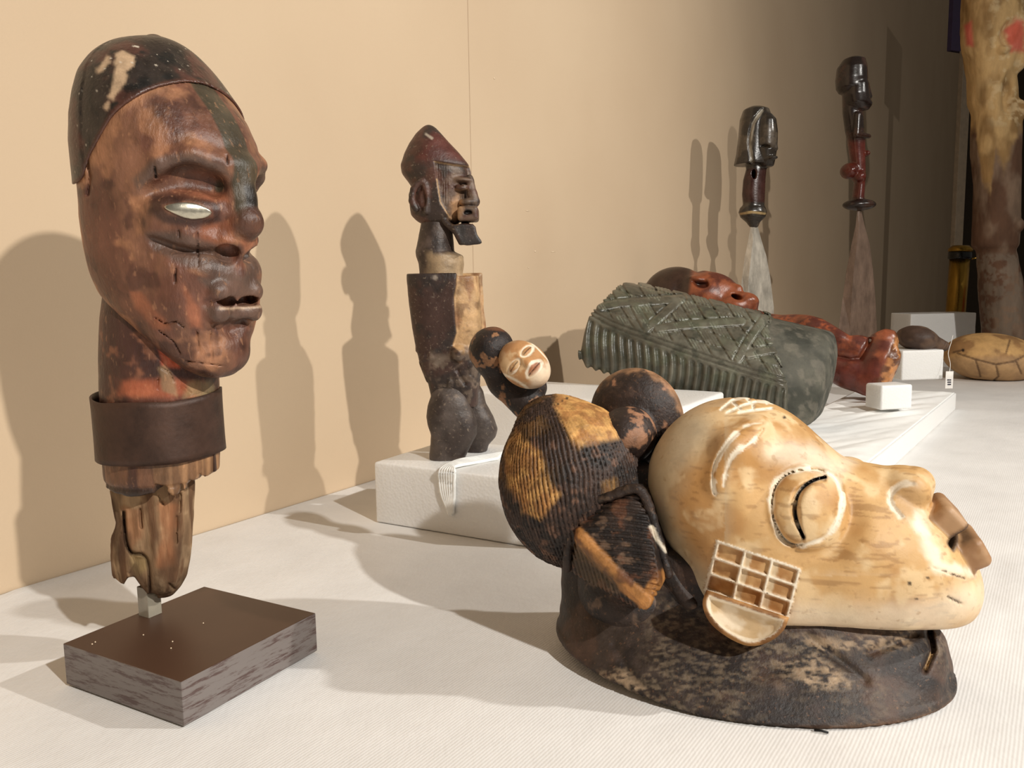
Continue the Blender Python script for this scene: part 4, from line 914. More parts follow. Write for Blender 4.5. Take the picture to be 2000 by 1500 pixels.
def foam_block(name, corner, u, v, lu, lv, z0, z1, label, bev=0.004):
    c = corner+u*lu/2+v*lv/2; P, Q = round_box((c[0], c[1], (z0+z1)/2), (lu/2, lv/2, (z1-z0)/2), np.stack([u, v, V3(0, 0, 1)]), bev)
    d = (fbm(P, 60, 3)-0.5)*0.0016*sst(z0, z0+0.01, P[:, 2]); cc = np.array([c[0], c[1], (z0+z1)/2]); P = P+(P-cc)/np.linalg.norm(P-cc, axis=1, keepdims=True)*d[:, None]
    o = mesh_obj(name, P, Q, M_foam); bm = bmesh.new(); bm.from_mesh(o.data); bmesh.ops.remove_doubles(bm, verts=bm.verts, dist=1e-5); bm.to_mesh(o.data); bm.free()
    return tag(o, label, 'foam block')
FU = unit(V3(0.169, -0.097, 0)); FV = V3(-FU[1], FU[0], 0); FTZ = 0.0785
foam_block('foam_block', G(734, 1020), FU, FV, 0.235, 0.165, 0.0002, FTZ, 'rough white foam block under the bearded standing figure', 0.003)

def t_head(P):
    d = pxloft(P, [(244, 832, 842, 6), (250, 824, 851, 14), (262, 812, 862, 24), (280, 800, 878, 35), (300, 790, 897, 43), (322, 783, 915, 48), (338, 785, 920, 48), (352, 795, 921, 46), (365, 804, 921, 45), (400, 800, 922, 45), (420, 803, 916, 42), (432, 815, 905, 36), (440, 830, 885, 26)], YT, 0.012)
    # face is cut back below the cap edge, cheeks flat
    uv = proj(P); near = P[:, 1] < YT
    inface = psd(uv, [(849, 315), (918, 326), (960, 330), (960, 440), (905, 436), (878, 424), (860, 395), (853, 350)])
    d = d+np.where(near, 0.0030*sst(2, -3, inface), 0)
    stri = (0.5+0.5*np.cos(uv[:, 0]*2*math.pi/4.6))*sst(882, 868, uv[:, 0])+0.6*(0.5+0.5*np.cos(uv[:, 0]*2*math.pi/4.0))*sst(870, 880, uv[:, 0])*sst(375, 390, uv[:, 1]); d = d+np.where(near, 0.0011*stri*sst(-1, -5, inface), 0)
    # ear
    e = spl([(812, 408), (805, 392), (808, 370), (820, 356), (830, 360), (832, 376)], 4)
    d = smin(d, chain(P, [(U(x, y, YT-0.026), 0.0042) for x, y in e[::2]]+[(U(832, 414, YT-0.027), 0.0035)], 0.001), 0.003)
    d = smax(d, -pe(P, 825, 388, 7, 18, 10, YT-0.031), 0.002)
    # brow, eye, nose, lips
    d = smin(d, pe(P, 903, 353, 22, 6, 24, YT, 4, -0.012), 0.003)
    d = smin(d, pe(P, 902, 366, 14, 6, 9, YT-0.024), 0.002)
    d = d+np.where(near, 0.0012*np.exp(-(pdist(uv, [(888, 366), (900, 362), (912, 366)])/1.6)**2), 0)
    d = smin(d, chain(P, [(U(917, 348, YT-0.016), 0.0045), (U(922, 378, YT-0.018), 0.006), (U(926, 394, YT-0.019), 0.0072)], 0.002), 0.003)
    d = smin(d, pe(P, 912, 395, 15, 8, 14, YT-0.022), 0.002)
    d = smin(d, box(P, U(915, 419, YT-0.016), (0.0125, 0.019, 0.0088), None, 0.004), 0.002)
    d = smax(d, -pe(P, 914, 415, 9, 4.5, 10, YT-0.036), 0.001)
    # beard
    b = smax(psd(uv, spl([(884, 440), (924, 438), (932, 458), (941, 474), (925, 478), (905, 478), (893, 462)], 3, True))*kT, np.abs(P[:, 1]-(YT-0.012))-0.018, 0.003)
    d = smin(d, b, 0.003)
    d = smin(d, chain(P, [(U(868, 432, YT-0.022), 0.004), (U(890, 452, YT-0.026), 0.004), (U(900, 474, YT-0.026), 0.003)], 0.001), 0.003)
    return d+0.0006*(fbm(P, 80, 2)-0.5)
def c_thead(P, uv, N):
    n, n2 = fbm(P, 45, 4), fbm(P+3, 110, 4); c = mixc(np.tile(srgb(80, 52, 42), (len(P), 1)), srgb(56, 44, 38), sst(0.45, 0.6, n)); c = mixc(c, srgb(92, 46, 38), 0.7*sst(0.45, 0.6, fbm(P+6, 30, 3))*sst(330, 300, uv[:, 1]))
    f = sst(3, -3, psd(uv, [(849, 315), (918, 326), (960, 330), (960, 440), (905, 436), (878, 424), (860, 395), (853, 350)])); c = mixc(c, srgb(112, 92, 76), 0.75*f*sst(0.3, 0.6, n2))
    c = mixc(c, srgb(186, 144, 104), 0.8*sst(10, -4, psd(uv, [(885, 395), (895, 380), (900, 405), (892, 432), (880, 425)])+14*(n2-0.5))); c = mixc(c, srgb(174, 142, 104), 0.8*sst(1.8, 0.8, np.minimum(pdist(uv, [(849, 316), (885, 322), (917, 326)]), pdist(uv, [(853, 350), (860, 395), (878, 424)]))))
    c = mixc(c, srgb(140, 108, 80), 0.6*sst(3, 1, pdist(uv, [(888, 370), (900, 373), (914, 370)]))); c = mixc(c, srgb(14, 10, 8), sst(2, -2, psd(uv, [(905, 415), (910, 409), (921, 410), (922, 418), (907, 420)])))
    c = mixc(c, srgb(52, 48, 46), 0.8*sst(3, -3, psd(uv, [(888, 438), (925, 438), (942, 476), (902, 480)])));  return mixc(c, srgb(178, 164, 146), 0.8*sst(4, 1, pdist(uv, [(832, 262), (843, 270)])+3*(n2-.5)))
M_teke = carved('dark_patinated_wood', 0.45, 0.35, 60, (1, 1, 1), 0.3, 300, 0.45, speck=tuple(srgb(168, 150, 128)), speck_amt=0.3)
teke = thing('standing_figure', U(885, 905, YT), 'armless dark wooden standing figure with domed cap and jutting beard on foam block', 'sculpture')
sculpt('head', t_head, *pbox(775, 238, 950, 485, YT, 0.045), 0.0013, M_teke, teke, c_thead)
def t_neck(P):
    return pxloft(P, [(425, 824, 880, 30), (445, 821, 883, 32), (475, 815, 886, 36), (492, 812, 888, 38), (500, 813, 904, 40), (515, 818, 906, 40), (532, 820, 904, 40), (545, 818, 905, 40)], YT, 0.01)+0.0014*(fbm(P, 70, 3)-0.5)
def c_tneck(P, uv, N):
    n, n2 = fbm(P, 60, 4), fbm(P+3, 120, 4); c = mixc(np.tile(srgb(86, 72, 64), (len(P), 1)), srgb(56, 44, 38), sst(0.42, 0.6, n)); return mixc(c, srgb(176, 150, 116), 0.85*sst(490, 502, uv[:, 1]+10*(n2-0.5)+np.where(uv[:, 0] < 845, 30*(n-.35), 0))*sst(825, 850, uv[:, 0]+20*(n2-.5)))
sculpt('neck', t_neck, *pbox(805, 422, 912, 552, YT, 0.04), 0.0016, M_teke, teke, c_tneck)
def t_torso(P):
    d = pxloft(P, [(534, 797, 941, 58), (545, 797, 942, 60), (590, 801, 944, 60), (640, 808, 948, 58), (680, 815, 946, 56), (710, 824, 942, 54), (745, 838, 936, 50), (768, 843, 934, 48), (790, 842, 934, 46)], YT, 0.008, 0.0015, 4.2)
    uv = proj(P); near = P[:, 1] < YT+0.01
    cut = sst(-3, 3, uv[:, 0]-np.interp(uv[:, 1], [530, 560, 580, 620, 650, 675, 690], [893, 891, 887, 889, 892, 884, 900]))*sst(690, 672, uv[:, 1]); d = d+np.where(near, 0.0035*cut, 0)
    d = d+np.where(near, 0.003*np.exp(-(pdist(uv, [(893, 722), (900, 738), (908, 748)])/4)**2), 0)
    d = smin(d, pe(P, 895, 692, 14, 16, 16, YT-0.036), 0.006)
    r = sst(0.5, 0.65, fbm(P, 90, 3))*sst(672, 690, uv[:, 1]); return d-0.0012*r*sst(770, 755, uv[:, 1])+0.0022*(fbm(P+2, 60, 3)-0.5)*(0.3+0.7*cut)
def c_ttorso(P, uv, N):
    n, n2 = fbm(P, 45, 4), fbm(P+3, 110, 4); c = mixc(np.tile(srgb(62, 42, 35), (len(P), 1)), srgb(46, 36, 32), sst(0.42, 0.6, n)); c = mixc(c, srgb(150, 138, 124), 0.7*sst(0.6, 0.7, n2)*sst(25, 0, np.minimum(pdist(uv, [(850, 535), (860, 590)]), pdist(uv, [(835, 705), (870, 712)]))))
    cut = sst(-2, 2, uv[:, 0]-np.interp(uv[:, 1], [530, 560, 580, 620, 650, 675, 690], [893, 891, 887, 889, 892, 884, 900]))*sst(700, 675, uv[:, 1])
    w = mixc(np.tile(srgb(186, 150, 108), (len(P), 1)), srgb(146, 106, 72), sst(0.45, 0.6, fbm(P, 70, 4, (1, 1, 0.4)))); w = mixc(w, srgb(110, 80, 56), 0.6*sst(0.55, 0.68, n2)); c = mixc(c, w, cut)
    c = mixc(c, srgb(108, 92, 78), 0.7*sst(0.48, 0.62, n2)*sst(678, 700, uv[:, 1])); return mixc(c, srgb(132, 96, 68), 0.6*sst(0.5, 0.6, n)*sst(12, 0, pdist(uv, [(890, 680), (900, 705)])))
sculpt('torso', t_torso, *pbox(785, 528, 955, 800, YT, 0.05), 0.0016, M_teke, teke, c_ttorso)
def t_legs(P):
    near = pxloft(P, [(755, 848, 900, 20), (772, 842, 912, 30), (790, 836, 920, 34), (812, 833, 928, 36), (830, 836, 933, 36), (848, 842, 932, 34), (865, 841, 922, 32), (885, 839, 912, 32), (900, 839, 906, 32), (908, 840, 902, 30)], YT-0.020, 0.01, 0.002, 2.6)
    far = pxloft(P, [(740, 900, 930, 16), (765, 900, 944, 28), (790, 902, 950, 32), (815, 905, 964, 34), (838, 908, 972, 34), (852, 908, 968, 32), (868, 908, 955, 30), (885, 906, 950, 30), (893, 906, 948, 28)], YT+0.028, 0.01, 0.002, 2.6)
    d = np.minimum(smin(near, far, 0.004), 1)
    uv = proj(P); d = d+np.where(P[:, 1] < YT, 0.0025*np.exp(-(pdist(uv, [(930, 775), (932, 800), (944, 810)])/4)**2), 0)
    d = smax(d, FTZ-P[:, 2], 0.001)
    return d+0.0016*(fbm(P, 50, 3)-0.5)
def c_tlegs(P, uv, N):
    n, n2 = fbm(P, 40, 4), fbm(P+3, 100, 4); c = mixc(np.tile(srgb(78, 68, 62), (len(P), 1)), srgb(56, 46, 41), sst(0.42, 0.6, n)); return mixc(c, srgb(124, 108, 94), 0.6*sst(0.55, 0.68, n2)*sst(835, 760, uv[:, 1]))
sculpt('legs', t_legs, *pbox(826, 738, 978, 915, YT, 0.062), 0.0017, M_teke, teke, c_tlegs)
# white cotton tie laid over the block
M_cot = plain('white_cotton_cord', srgb(244, 244, 240), 0.8)
FZ = FTZ+0.0022
tie = thing('cotton_tie', G(905, 905, FZ), 'bundle of white cotton cords draped over the edge of the foam block', 'cord')
fl0 = G(734, 1020)
def on_front(px, py, out=0.003):        # pixel on the front face of the block
    d = ray(px, py); t = ((fl0-FV*out-CL)@FV)/(d@FV); return CL+d*t
for i in range(7):
    u = i/6.0; pts = [G(985-2*i, 884+11*u, FZ), G(930, 893+10*u, FZ), G(893-4*u, 900+11*u, FZ+0.001)]
    e = on_front(862+26*u, 917-6*u if i < 99 else 0); e[2] = FZ; e = e-FV*0.001; pts.append(e)
    pts += [on_front(859+28*u, 938), on_front(863+24*u, 965), on_front(872+13*u, 988), on_front(878+6*u, 1004+3*math.sin(i*2))]
    tube('cord', spl(pts, 6), 0.0022, M_cot, tie, 6)

# ------------------------------------------------------------------ foam board and blocks in the middle of the table
BA = G(1866, 800); bu = unit(V3(0.47-1.005, 1.09-1.837, 0)); bv = V3(bu[1], -bu[0], 0); bv = bv if bv[0] < 0 else -bv   # along the right edge towards the camera; to the left
BZ = 0.038
foam_block('foam_board', BA, bu, bv, 0.86, 0.20, 0.0002, BZ, 'wide flat white foam board under the reclining red figure', 0.0025)
M_tissue = plain('white_tissue', srgb(246, 246, 243), 0.75, 0.0, 0.03, bump=0.2, bfreq=120)
def tissue():
    nu, nv = 90, 60; u = np.linspace(0.003, 0.856, nu); v = np.linspace(0.003, 0.196, nv); A, B = np.meshgrid(u, v, indexing='ij')
    P = BA+bu*A[..., None]+bv*B[..., None]; P = P.reshape(-1, 3)
    P[:, 2] = BZ+0.0006+0.008*np.abs(fbm(P@frame(V3(0, 0, 1), bu+bv*0.5).T, 14, 3, (0.35, 1.6, 1))-0.5)*2*sst(0, 0.03, np.minimum(np.minimum(A.ravel(), 0.859-A.ravel()), np.minimum(B.ravel(), 0.199-B.ravel())))
    i = np.arange((nu-1)*(nv-1)); r, c = i//(nv-1), i % (nv-1); Q = np.stack([r*nv+c, (r+1)*nv+c, (r+1)*nv+c+1, r*nv+c+1], -1)
    o = mesh_obj('tissue_sheet', P, Q, M_tissue); m = o.modifiers.new('thick', 'SOLIDIFY'); m.thickness = 0.0006; return tag(o, 'crinkled white tissue sheet spread over the wide foam board', 'tissue')
tissue()
F2 = WA+WD*0.745+WN*0.02
foam_block('foam_block', F2, WD, WN, 0.180, 0.41, 0.0002, 0.118, 'thick white foam block under the green ribbed carving', 0.005)
def pblock(px0, px1, pyt, pyb, z0, depth, yaw, label):
    c = G((px0+px1)/2, pyb, z0); w = (px1-px0)*c[1]/F; z1 = U((px0+px1)/2, pyt, c[1])[2]; a = math.radians(yaw); u = V3(math.cos(a), math.sin(a), 0); v = V3(-u[1], u[0], 0)
    return foam_block('foam_block', c-u*w/2, u, v, w, depth, z0, z1, label, 0.004), z1, c, u, v
_, zsb, csb, usb, vsb = pblock(1757, 1846, 684, 742, BZ+0.009, 0.10, 8, 'small bright foam block under the dark brown fragment')
pblock(1716, 1786, 752, 800, BZ+0.009, 0.05, 12, 'low foam chunk against the broken feet of the red figure')
pblock(1772, 1908, 612, 690, 0.0002, 0.14, 6, 'white foam block behind the brass cylinder')

# ------------------------------------------------------------------ green carving
gP = dict(TL=U(1205, 549, 1.55), TR=U(1492, 616, 1.44), BL=U(1150, 604, 1.46), BR=U(1538, 742, 1.33), LL=U(1117, 685, 1.45), LM=U(1130, 716, 1.46), LR=U(1536, 852, 1.335))
gback = V3(0.05, 0.09, 0.0)
GL = hull_planes(list(gP.values())+[p+gback for p in (gP['TL'], gP['TR'], gP['LM'], gP['LR'])])
gF = [U(1205, 556, 1.56), U(1495, 622, 1.45), U(1616, 650, 1.44), U(1624, 690, 1.40), U(1612, 770, 1.37), U(1582, 836, 1.36), U(1535, 850, 1.35), U(1535, 748, 1.345), U(1500, 650, 1.40), U(1130, 700, 1.47)]
GC = hull_planes(gF+[p+gback*1.2 for p in gF])
BEND = spl([(1148, 604), (1200, 632), (1300, 668), (1400, 702), (1470, 724), (1540, 743)], 5)
def hullsd(P, pl, k):
    d = np.full(len(P), -1.0)
    for n, o in pl: d = smax(d, P@n-o, k)
    return d
def g_lines(uv):
    rel = uv[:, 1]-np.interp(uv[:, 0], BEND[:, 0], BEND[:, 1])
    up = sst(-4, -10, rel)
    f1 = (uv[:, 0]-0.62*uv[:, 1]) % 30.0; f1 = np.minimum(f1, 30-f1)
    f2 = (uv[:, 1]-0.33*uv[:, 0]) % 24.0; f2 = np.minimum(f2, 24-f2)
    hat = (0.5+0.5*np.cos((uv[:, 0]-0.62*uv[:, 1])*2*math.pi/6.0))*((np.floor((uv[:, 1]-0.33*uv[:, 0])/24)+np.floor((uv[:, 0]-0.62*uv[:, 1])/30)) % 2 < 0.5)
    band = np.minimum.reduce([pdist(uv, l) for l in ([(1172, 600), (1210, 592), (1330, 584)], [(1264, 642), (1300, 610), (1326, 586)], [(1285, 642), (1350, 634), (1448, 628)], [(1442, 702), (1462, 665), (1492, 622)], [(1462, 692), (1500, 684), (1536, 682)], [(1260, 636), (1240, 600)])])
    return rel, up, f1, f2, hat, band
def g_layer(P):
    d = hullsd(P, GL, 0.012); uv = proj(P); near = (P-gP['BL'])@unit(gback) < 0.06
    rel, up, f1, f2, hat, band = g_lines(uv)
    rib = (0.5+0.5*np.cos((uv[:, 0]+0.05*uv[:, 1]+3*np.sin(uv[:, 1]*0.05))*2*math.pi/16.5))
    low = sst(14, 22, rel); cut = 0.0040*rib*low
    lat = 0.0026*np.exp(-(f1/2.6)**2)+0.0018*np.exp(-(f2/2.4)**2)+0.0010*hat
    keep = sst(11, 7, band); edge = 0.0024*np.exp(-((band-9)/2.2)**2)
    cut = cut+up*(lat*(1-keep)+edge)
    cut = cut+0.0026*np.exp(-(np.abs(np.abs(rel-3)-5)/2.0)**2)
    return d+cut+0.001*(fbm(P, 80, 2)-0.5)
def g_core(P): return hullsd(P, GC, 0.016)+0.0012*(fbm(P, 70, 3)-0.5)+0.004*(fbm(P, 14, 3)-0.5)
def c_green(P, uv, N):
    n, n2 = fbm(P, 22, 4), fbm(P+3, 80, 4); rel, up, f1, f2, hat, band = g_lines(uv)
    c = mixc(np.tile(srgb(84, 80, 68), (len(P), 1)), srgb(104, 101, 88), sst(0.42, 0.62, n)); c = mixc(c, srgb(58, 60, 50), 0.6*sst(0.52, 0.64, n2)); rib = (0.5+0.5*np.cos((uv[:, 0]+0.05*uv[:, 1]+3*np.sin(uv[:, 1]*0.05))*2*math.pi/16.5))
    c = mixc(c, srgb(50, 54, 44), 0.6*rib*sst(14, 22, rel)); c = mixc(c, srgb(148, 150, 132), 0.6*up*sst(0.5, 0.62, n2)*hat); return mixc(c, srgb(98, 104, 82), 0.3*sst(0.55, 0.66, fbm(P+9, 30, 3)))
def c_core(P, uv, N):
    n, n2 = fbm(P, 20, 4), fbm(P+3, 70, 4); c = mixc(np.tile(srgb(82, 80, 70), (len(P), 1)), srgb(60, 60, 52), sst(0.42, 0.6, n)); return mixc(c, srgb(110, 104, 92), 0.5*sst(0.55, 0.66, n2))
M_green = carved('green_grey_glazed_clay', 0.33, 0.25, 60, (1, 1, 1), 0.2, 260, 0.5)
M_greenm = carved('matt_grey_green_clay', 0.7, 0.25, 60, (1, 1, 1), 0.3, 260, 0.3)
slab = thing('ribbed_carving', U(1370, 760, 1.42), 'curved grey-green carving with ribbed side and criss-cross engraved top leaning on foam', 'carving')
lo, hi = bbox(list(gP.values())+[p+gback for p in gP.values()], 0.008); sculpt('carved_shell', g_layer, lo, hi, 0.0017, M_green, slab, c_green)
lo, hi = bbox(gF+[p+gback*1.2 for p in gF], 0.01); sculpt('plain_body', g_core, lo, hi, 0.0030, M_greenm, slab, c_core)

# ------------------------------------------------------------------ reclining red figure
YR = 1.80
def Yr(px): return 2.02-(px-1350)*0.00072
def R_(px, py, dy=0.0): return U(px, py, Yr(px)+dy)
def rr(px): return Yr(px)/F
M_red = carved('oiled_red_wood', 0.32, 0.35, 40, (1, 1, 1), 0.2, 250, 0.5)
red = thing('reclining_figure', R_(1600, 760), 'glossy red-brown carved figure lying on its back with dark hair and broken feet', 'sculpture')
def r_head(P):
    k = rr(1360); d = pe(P, 1322, 582, 66, 60, 56, Yr(1322), 10); d = smin(d, pe(P, 1388, 580, 62, 48, 46, Yr(1388), 14), 0.02)
    d = smin(d, chain(P, [(R_(1375, 540), 0.012), (R_(1410, 562), 0.014), (R_(1440, 566), 0.013)], 0.006), 0.01)
    d = smin(d, pe(P, 1462, 586, 20, 14, 22, Yr(1460), 20), 0.008); d = smin(d, pe(P, 1440, 598, 40, 26, 34, Yr(1440), 15), 0.012)
    d = smax(d, -pe(P, 1368, 552, 16, 10, 18, Yr(1368)-0.055, 20), 0.008)
    d = smax(d, -pe(P, 1440, 580, 10, 5, 40, Yr(1440)-0.03, 20), 0.006)
    d = smin(d, pe(P, 1365, 546, 18, 7, 14, Yr(1365)-0.036, 15), 0.005)
    return d+0.001*(fbm(P, 50, 3)-0.5)
def c_rhead(P, uv, N):
    n = fbm(P, 35, 4); c = mixc(np.tile(srgb(140, 78, 50), (len(P), 1)), srgb(98, 52, 38), sst(0.42, 0.6, n)); h = sst(1352, 1342, uv[:, 0]+0.12*(uv[:, 1]-560)+8*(n-.5)); c = mixc(c, srgb(58, 40, 30), h); return mixc(c, srgb(50, 26, 20), 0.8*sst(5, -2, psd(uv, [(1358, 550), (1372, 546), (1378, 554), (1364, 558)])))
sculpt('head', r_head, *pbox(1250, 515, 1490, 645, 1.97, 0.10), 0.0026, M_red, red, c_rhead)
def r_body(P):
    d = chain(P, [(R_(1420, 610), 0.035), (R_(1480, 650), 0.05), (R_(1560, 668), 0.060), (R_(1620, 690), 0.055)], 0.02)
    d = smin(d, chain(P, [(R_(1500, 640, -.03), 0.026), (R_(1590, 640, -.045), 0.034), (R_(1640, 662, -.045), 0.034), (R_(1690, 690, -0.04), 0.032)], 0.01), 0.008)   # thigh and arm
    d = smin(d, chain(P, [(R_(1610, 700, -.05), 0.034), (R_(1660, 722, -.05), 0.042), (R_(1700, 736, -.045), 0.044)], 0.01), 0.006)                               # lower leg
    d = smin(d, chain(P, [(R_(1728, 668, -.03), 0.032), (R_(1722, 705, -.045), 0.040), (R_(1708, 742, -.05), 0.042)], 0.01), 0.006)                                # upturned broken foot
    uv = proj(P); near = P[:, 1] < Yr(1650)-0.02
    d = smax(d, psd(uv, [(1400, 560), (1500, 612), (1560, 610), (1605, 622), (1660, 655), (1705, 650), (1728, 640), (1750, 643), (1758, 655), (1757, 680), (1762, 690), (1755, 720), (1745, 745), (1735, 752), (1722, 780), (1705, 778), (1660, 768), (1600, 745), (1500, 730), (1400, 700)])*rr(1650), 0.012)
    g = np.maximum(np.exp(-(pdist(uv, [(1600, 690), (1660, 702), (1680, 700)])/4)**2), np.exp(-(pdist(uv, [(1690, 685), (1680, 700), (1700, 665)])/4)**2))
    br = sst(1726, 1736, uv[:, 0]+0.35*(uv[:, 1]-710)); d = d+np.where(near, 0.008*g, 0)+0.010*(fbm(P, 60, 3)-0.3)*br
    return smax(d, BZ+0.0095-P[:, 2], 0.006)+0.0025*(fbm(P, 30, 3)-0.5)
def c_rbody(P, uv, N):
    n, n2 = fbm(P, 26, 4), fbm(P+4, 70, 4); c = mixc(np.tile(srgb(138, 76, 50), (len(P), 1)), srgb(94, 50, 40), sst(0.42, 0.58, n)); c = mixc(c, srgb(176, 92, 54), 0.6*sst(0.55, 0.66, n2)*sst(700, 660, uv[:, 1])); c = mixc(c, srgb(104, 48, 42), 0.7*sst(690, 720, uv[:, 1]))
    br = sst(1722, 1732, uv[:, 0]+0.36*(uv[:, 1]-715)+22*(n2-0.5)); return mixc(c, mixc(np.tile(srgb(176, 120, 72), (len(P), 1)), srgb(96, 58, 36), sst(0.45, 0.6, n2)), br)
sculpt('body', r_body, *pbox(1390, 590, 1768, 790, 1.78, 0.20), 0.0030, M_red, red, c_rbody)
foam_block('foam_block', R_(1420, 700, 0.0)-V3(0.07, -0.02, 0), unit(V3(0.8, -0.55, 0)), unit(V3(0.55, 0.8, 0)), 0.18, 0.08, 0.0002, 0.112, 'foam support behind the green carving under the red figure', 0.004)

# ------------------------------------------------------------------ two knives with carved grips
def blade(name, rows, Y, th, mat, parent, yaw=0.0):
    V = []; Fc = []; n = len(rows)
    for py, xl, xr, xm in rows:
        a, b, m = U(xl, py, Y), U(xr, py, Y), U(xm, py, Y); w = b[0]-a[0]; t = min(th, w*0.3); o = math.sin(yaw)*w/2
        V += [a+V3(0, -o, 0), m+V3(0, -t, 0), b+V3(0, o, 0), m+V3(0, t, 0)]
    for i in range(n-1):
        for k in range(4): Fc.append((i*4+k, i*4+(k+1) % 4, (i+1)*4+(k+1) % 4, (i+1)*4+k))
    Fc += [(3, 2, 1, 0), tuple((n-1)*4+k for k in range(4))]
    o = mesh_obj(name, V, Fc, mat, parent, smooth=False); return o
M_steel = plain('worn_grey_iron', srgb(186, 178, 164), 0.36, 0.35, 0.35, 45, (1, 1, 0.4), 0.3, 120)
M_rust = plain('dull_brown_iron', srgb(112, 92, 78), 0.45, 0.15, 0.35, 40, (1, 1, 0.4), 0.3, 120)
M_ebony = carved('polished_black_wood', 0.25, 0.35, 40, (1, 1, 1), 0.15, 200, 0.55)
YK1, YK2 = 2.3, 2.4
k1 = thing('carved_knife', U(1478, 762, YK1), 'shorter upright knife with bright blade and carved bust grip with long hair', 'knife', 'upright knives by the wall')
blade('blade', [(440, 1466, 1480, 1472), (470, 1460, 1489, 1468), (500, 1453, 1499, 1463), (540, 1447, 1507, 1458), (600, 1440, 1515, 1454), (650, 1442, 1514, 1458), (745, 1448, 1510, 1462)], YK1, 0.022, M_steel, k1, 0.3)
bm = bmesh.new(); c = U(1478, 745, YK1); bm_box(bm, (c[0], YK1, 0.016), (0.07, 0.05, 0.0145), None, 0.003); bm_obj('stand', bm, M_ebony, k1)
def k1_grip(P):
    Y = YK1; hair = pxloft(P, [(208, 1466, 1486, 10), (214, 1453, 1500, 24), (232, 1447, 1506, 32), (265, 1444, 1506, 34), (300, 1440, 1504, 34), (318, 1436, 1500, 34), (322, 1435, 1498, 34)], Y, 0.01, 0.004, 2.4)
    d = smin(hair, pxloft(P, [(222, 1486, 1504, 16), (235, 1478, 1514, 26), (260, 1474, 1517, 29), (290, 1474, 1516, 28), (315, 1480, 1512, 22), (326, 1486, 1510, 14)], Y-0.022, 0.015, 0.006), 0.004)
    uv = proj(P); near = P[:, 1] < Y
    d = d+np.where(near, 0.005*np.exp(-(pdist(uv, spl([(1490, 214), (1470, 240), (1463, 280), (1470, 318)], 4))/3)**2), 0)
    d = smax(d, -pe(P, 1497, 284, 10, 3, 16, Y-0.066, 10), 0.004); d = smin(d, chain(P, [(U(1512, 262, Y-.05), 0.004), (U(1515, 290, Y-.05), 0.006)]), 0.004); d = smin(d, pe(P, 1508, 308, 10, 4, 12, Y-0.05), 0.003)
    d = smin(d, pxloft(P, [(316, 1456, 1494, 16), (330, 1458, 1496, 18), (352, 1452, 1494, 18), (380, 1450, 1493, 18), (402, 1452, 1492, 18)], Y, 0.01), 0.006)
    d = smax(d, -pe(P, 1472, 340, 4, 9, 30, Y-0.02), 0.002)
    d = smin(d, pxloft(P, [(396, 1455, 1488, 14), (406, 1446, 1494, 20), (414, 1443, 1497, 22), (424, 1447, 1494, 20), (434, 1458, 1484, 12), (444, 1465, 1480, 6)], Y, 0.008), 0.003)
    return d
def c_k1(P, uv, N):
    n = fbm(P, 30, 4); c = mixc(np.tile(srgb(46, 40, 34), (len(P), 1)), srgb(80, 70, 58), sst(0.5, 0.65, n)); c = mixc(c, srgb(176, 168, 152), 0.7*sst(4, 1, pdist(uv, [(1488, 216), (1472, 240), (1465, 280), (1468, 316)])+4*(n-.5))); c = mixc(c, srgb(58, 26, 20), 0.85*sst(326, 334, uv[:, 1])*sst(398, 392, uv[:, 1])); return mixc(c, srgb(190, 160, 110), 0.7*sst(3, 1, pdist(uv, [(1446, 418), (1468, 414), (1494, 417)])+2*(n-.5)))
sculpt('grip', k1_grip, *pbox(1428, 200, 1525, 448, YK1, 0.075), 0.0025, M_ebony, k1, c_k1)
k2 = thing('carved_knife', U(1678, 745, YK2), 'taller upright knife with dull brown blade and slim full-figure grip', 'knife', 'upright knives by the wall')
blade('blade', [(408, 1674, 1682, 1678), (440, 1670, 1690, 1675), (480, 1660, 1702, 1668), (530, 1650, 1709, 1660), (580, 1642, 1714, 1655), (640, 1633, 1718, 1652), (735, 1632, 1716, 1652)], YK2, 0.030, M_rust, k2, 0.3)
bm = bmesh.new(); bm_box(bm, (U(1676, 735, YK2)[0], YK2, 0.016), (0.08, 0.05, 0.0145), None, 0.003); bm_obj('stand', bm, M_ebony, k2)
def k2_grip(P):
    Y = YK2; d = pxloft(P, [(111, 1660, 1678, 8), (116, 1648, 1688, 20), (132, 1637, 1691, 28), (155, 1634, 1692, 30), (172, 1635, 1690, 28), (182, 1640, 1684, 20)], Y, 0.01)
    d = smin(d, pxloft(P, [(150, 1664, 1690, 14), (165, 1654, 1694, 22), (185, 1650, 1696, 24), (202, 1654, 1698, 22), (215, 1666, 1696, 14)], Y-0.012, 0.01), 0.003)
    d = smin(d, chain(P, [(U(1693, 165, Y-.02), 0.006), (U(1697, 188, Y-.02), 0.009)]), 0.006); d = smin(d, pe(P, 1690, 203, 12, 9, 14, Y-0.018), 0.005)
    d = smin(d, pxloft(P, [(180, 1646, 1680, 18), (220, 1647, 1684, 18), (255, 1652, 1686, 18), (272, 1656, 1688, 18), (300, 1660, 1688, 16), (330, 1664, 1689, 15), (355, 1670, 1688, 14), (385, 1666, 1686, 14), (396, 1664, 1688, 14)], Y, 0.008), 0.006)
    for s in (-1, 1): d = smin(d, chain(P, [(U(1676, 225, Y+0.02*s-.01), 0.010), (U(1674, 262, Y+.022*s-.01), 0.009), (U(1697, 266, Y+.012*s-.01), 0.006)]), 0.004)
    d = smin(d, pe(P, 1691, 300, 6, 6, 14, Y-0.004), 0.004); d = smin(d, pe(P, 1658, 334, 15, 15, 22, Y-0.004), 0.006); d = smin(d, pe(P, 1677, 345, 12, 12, 18, Y-0.008), 0.005)
    return smin(d, pe(P, 1678, 400, 31, 11, 24, Y), 0.003)
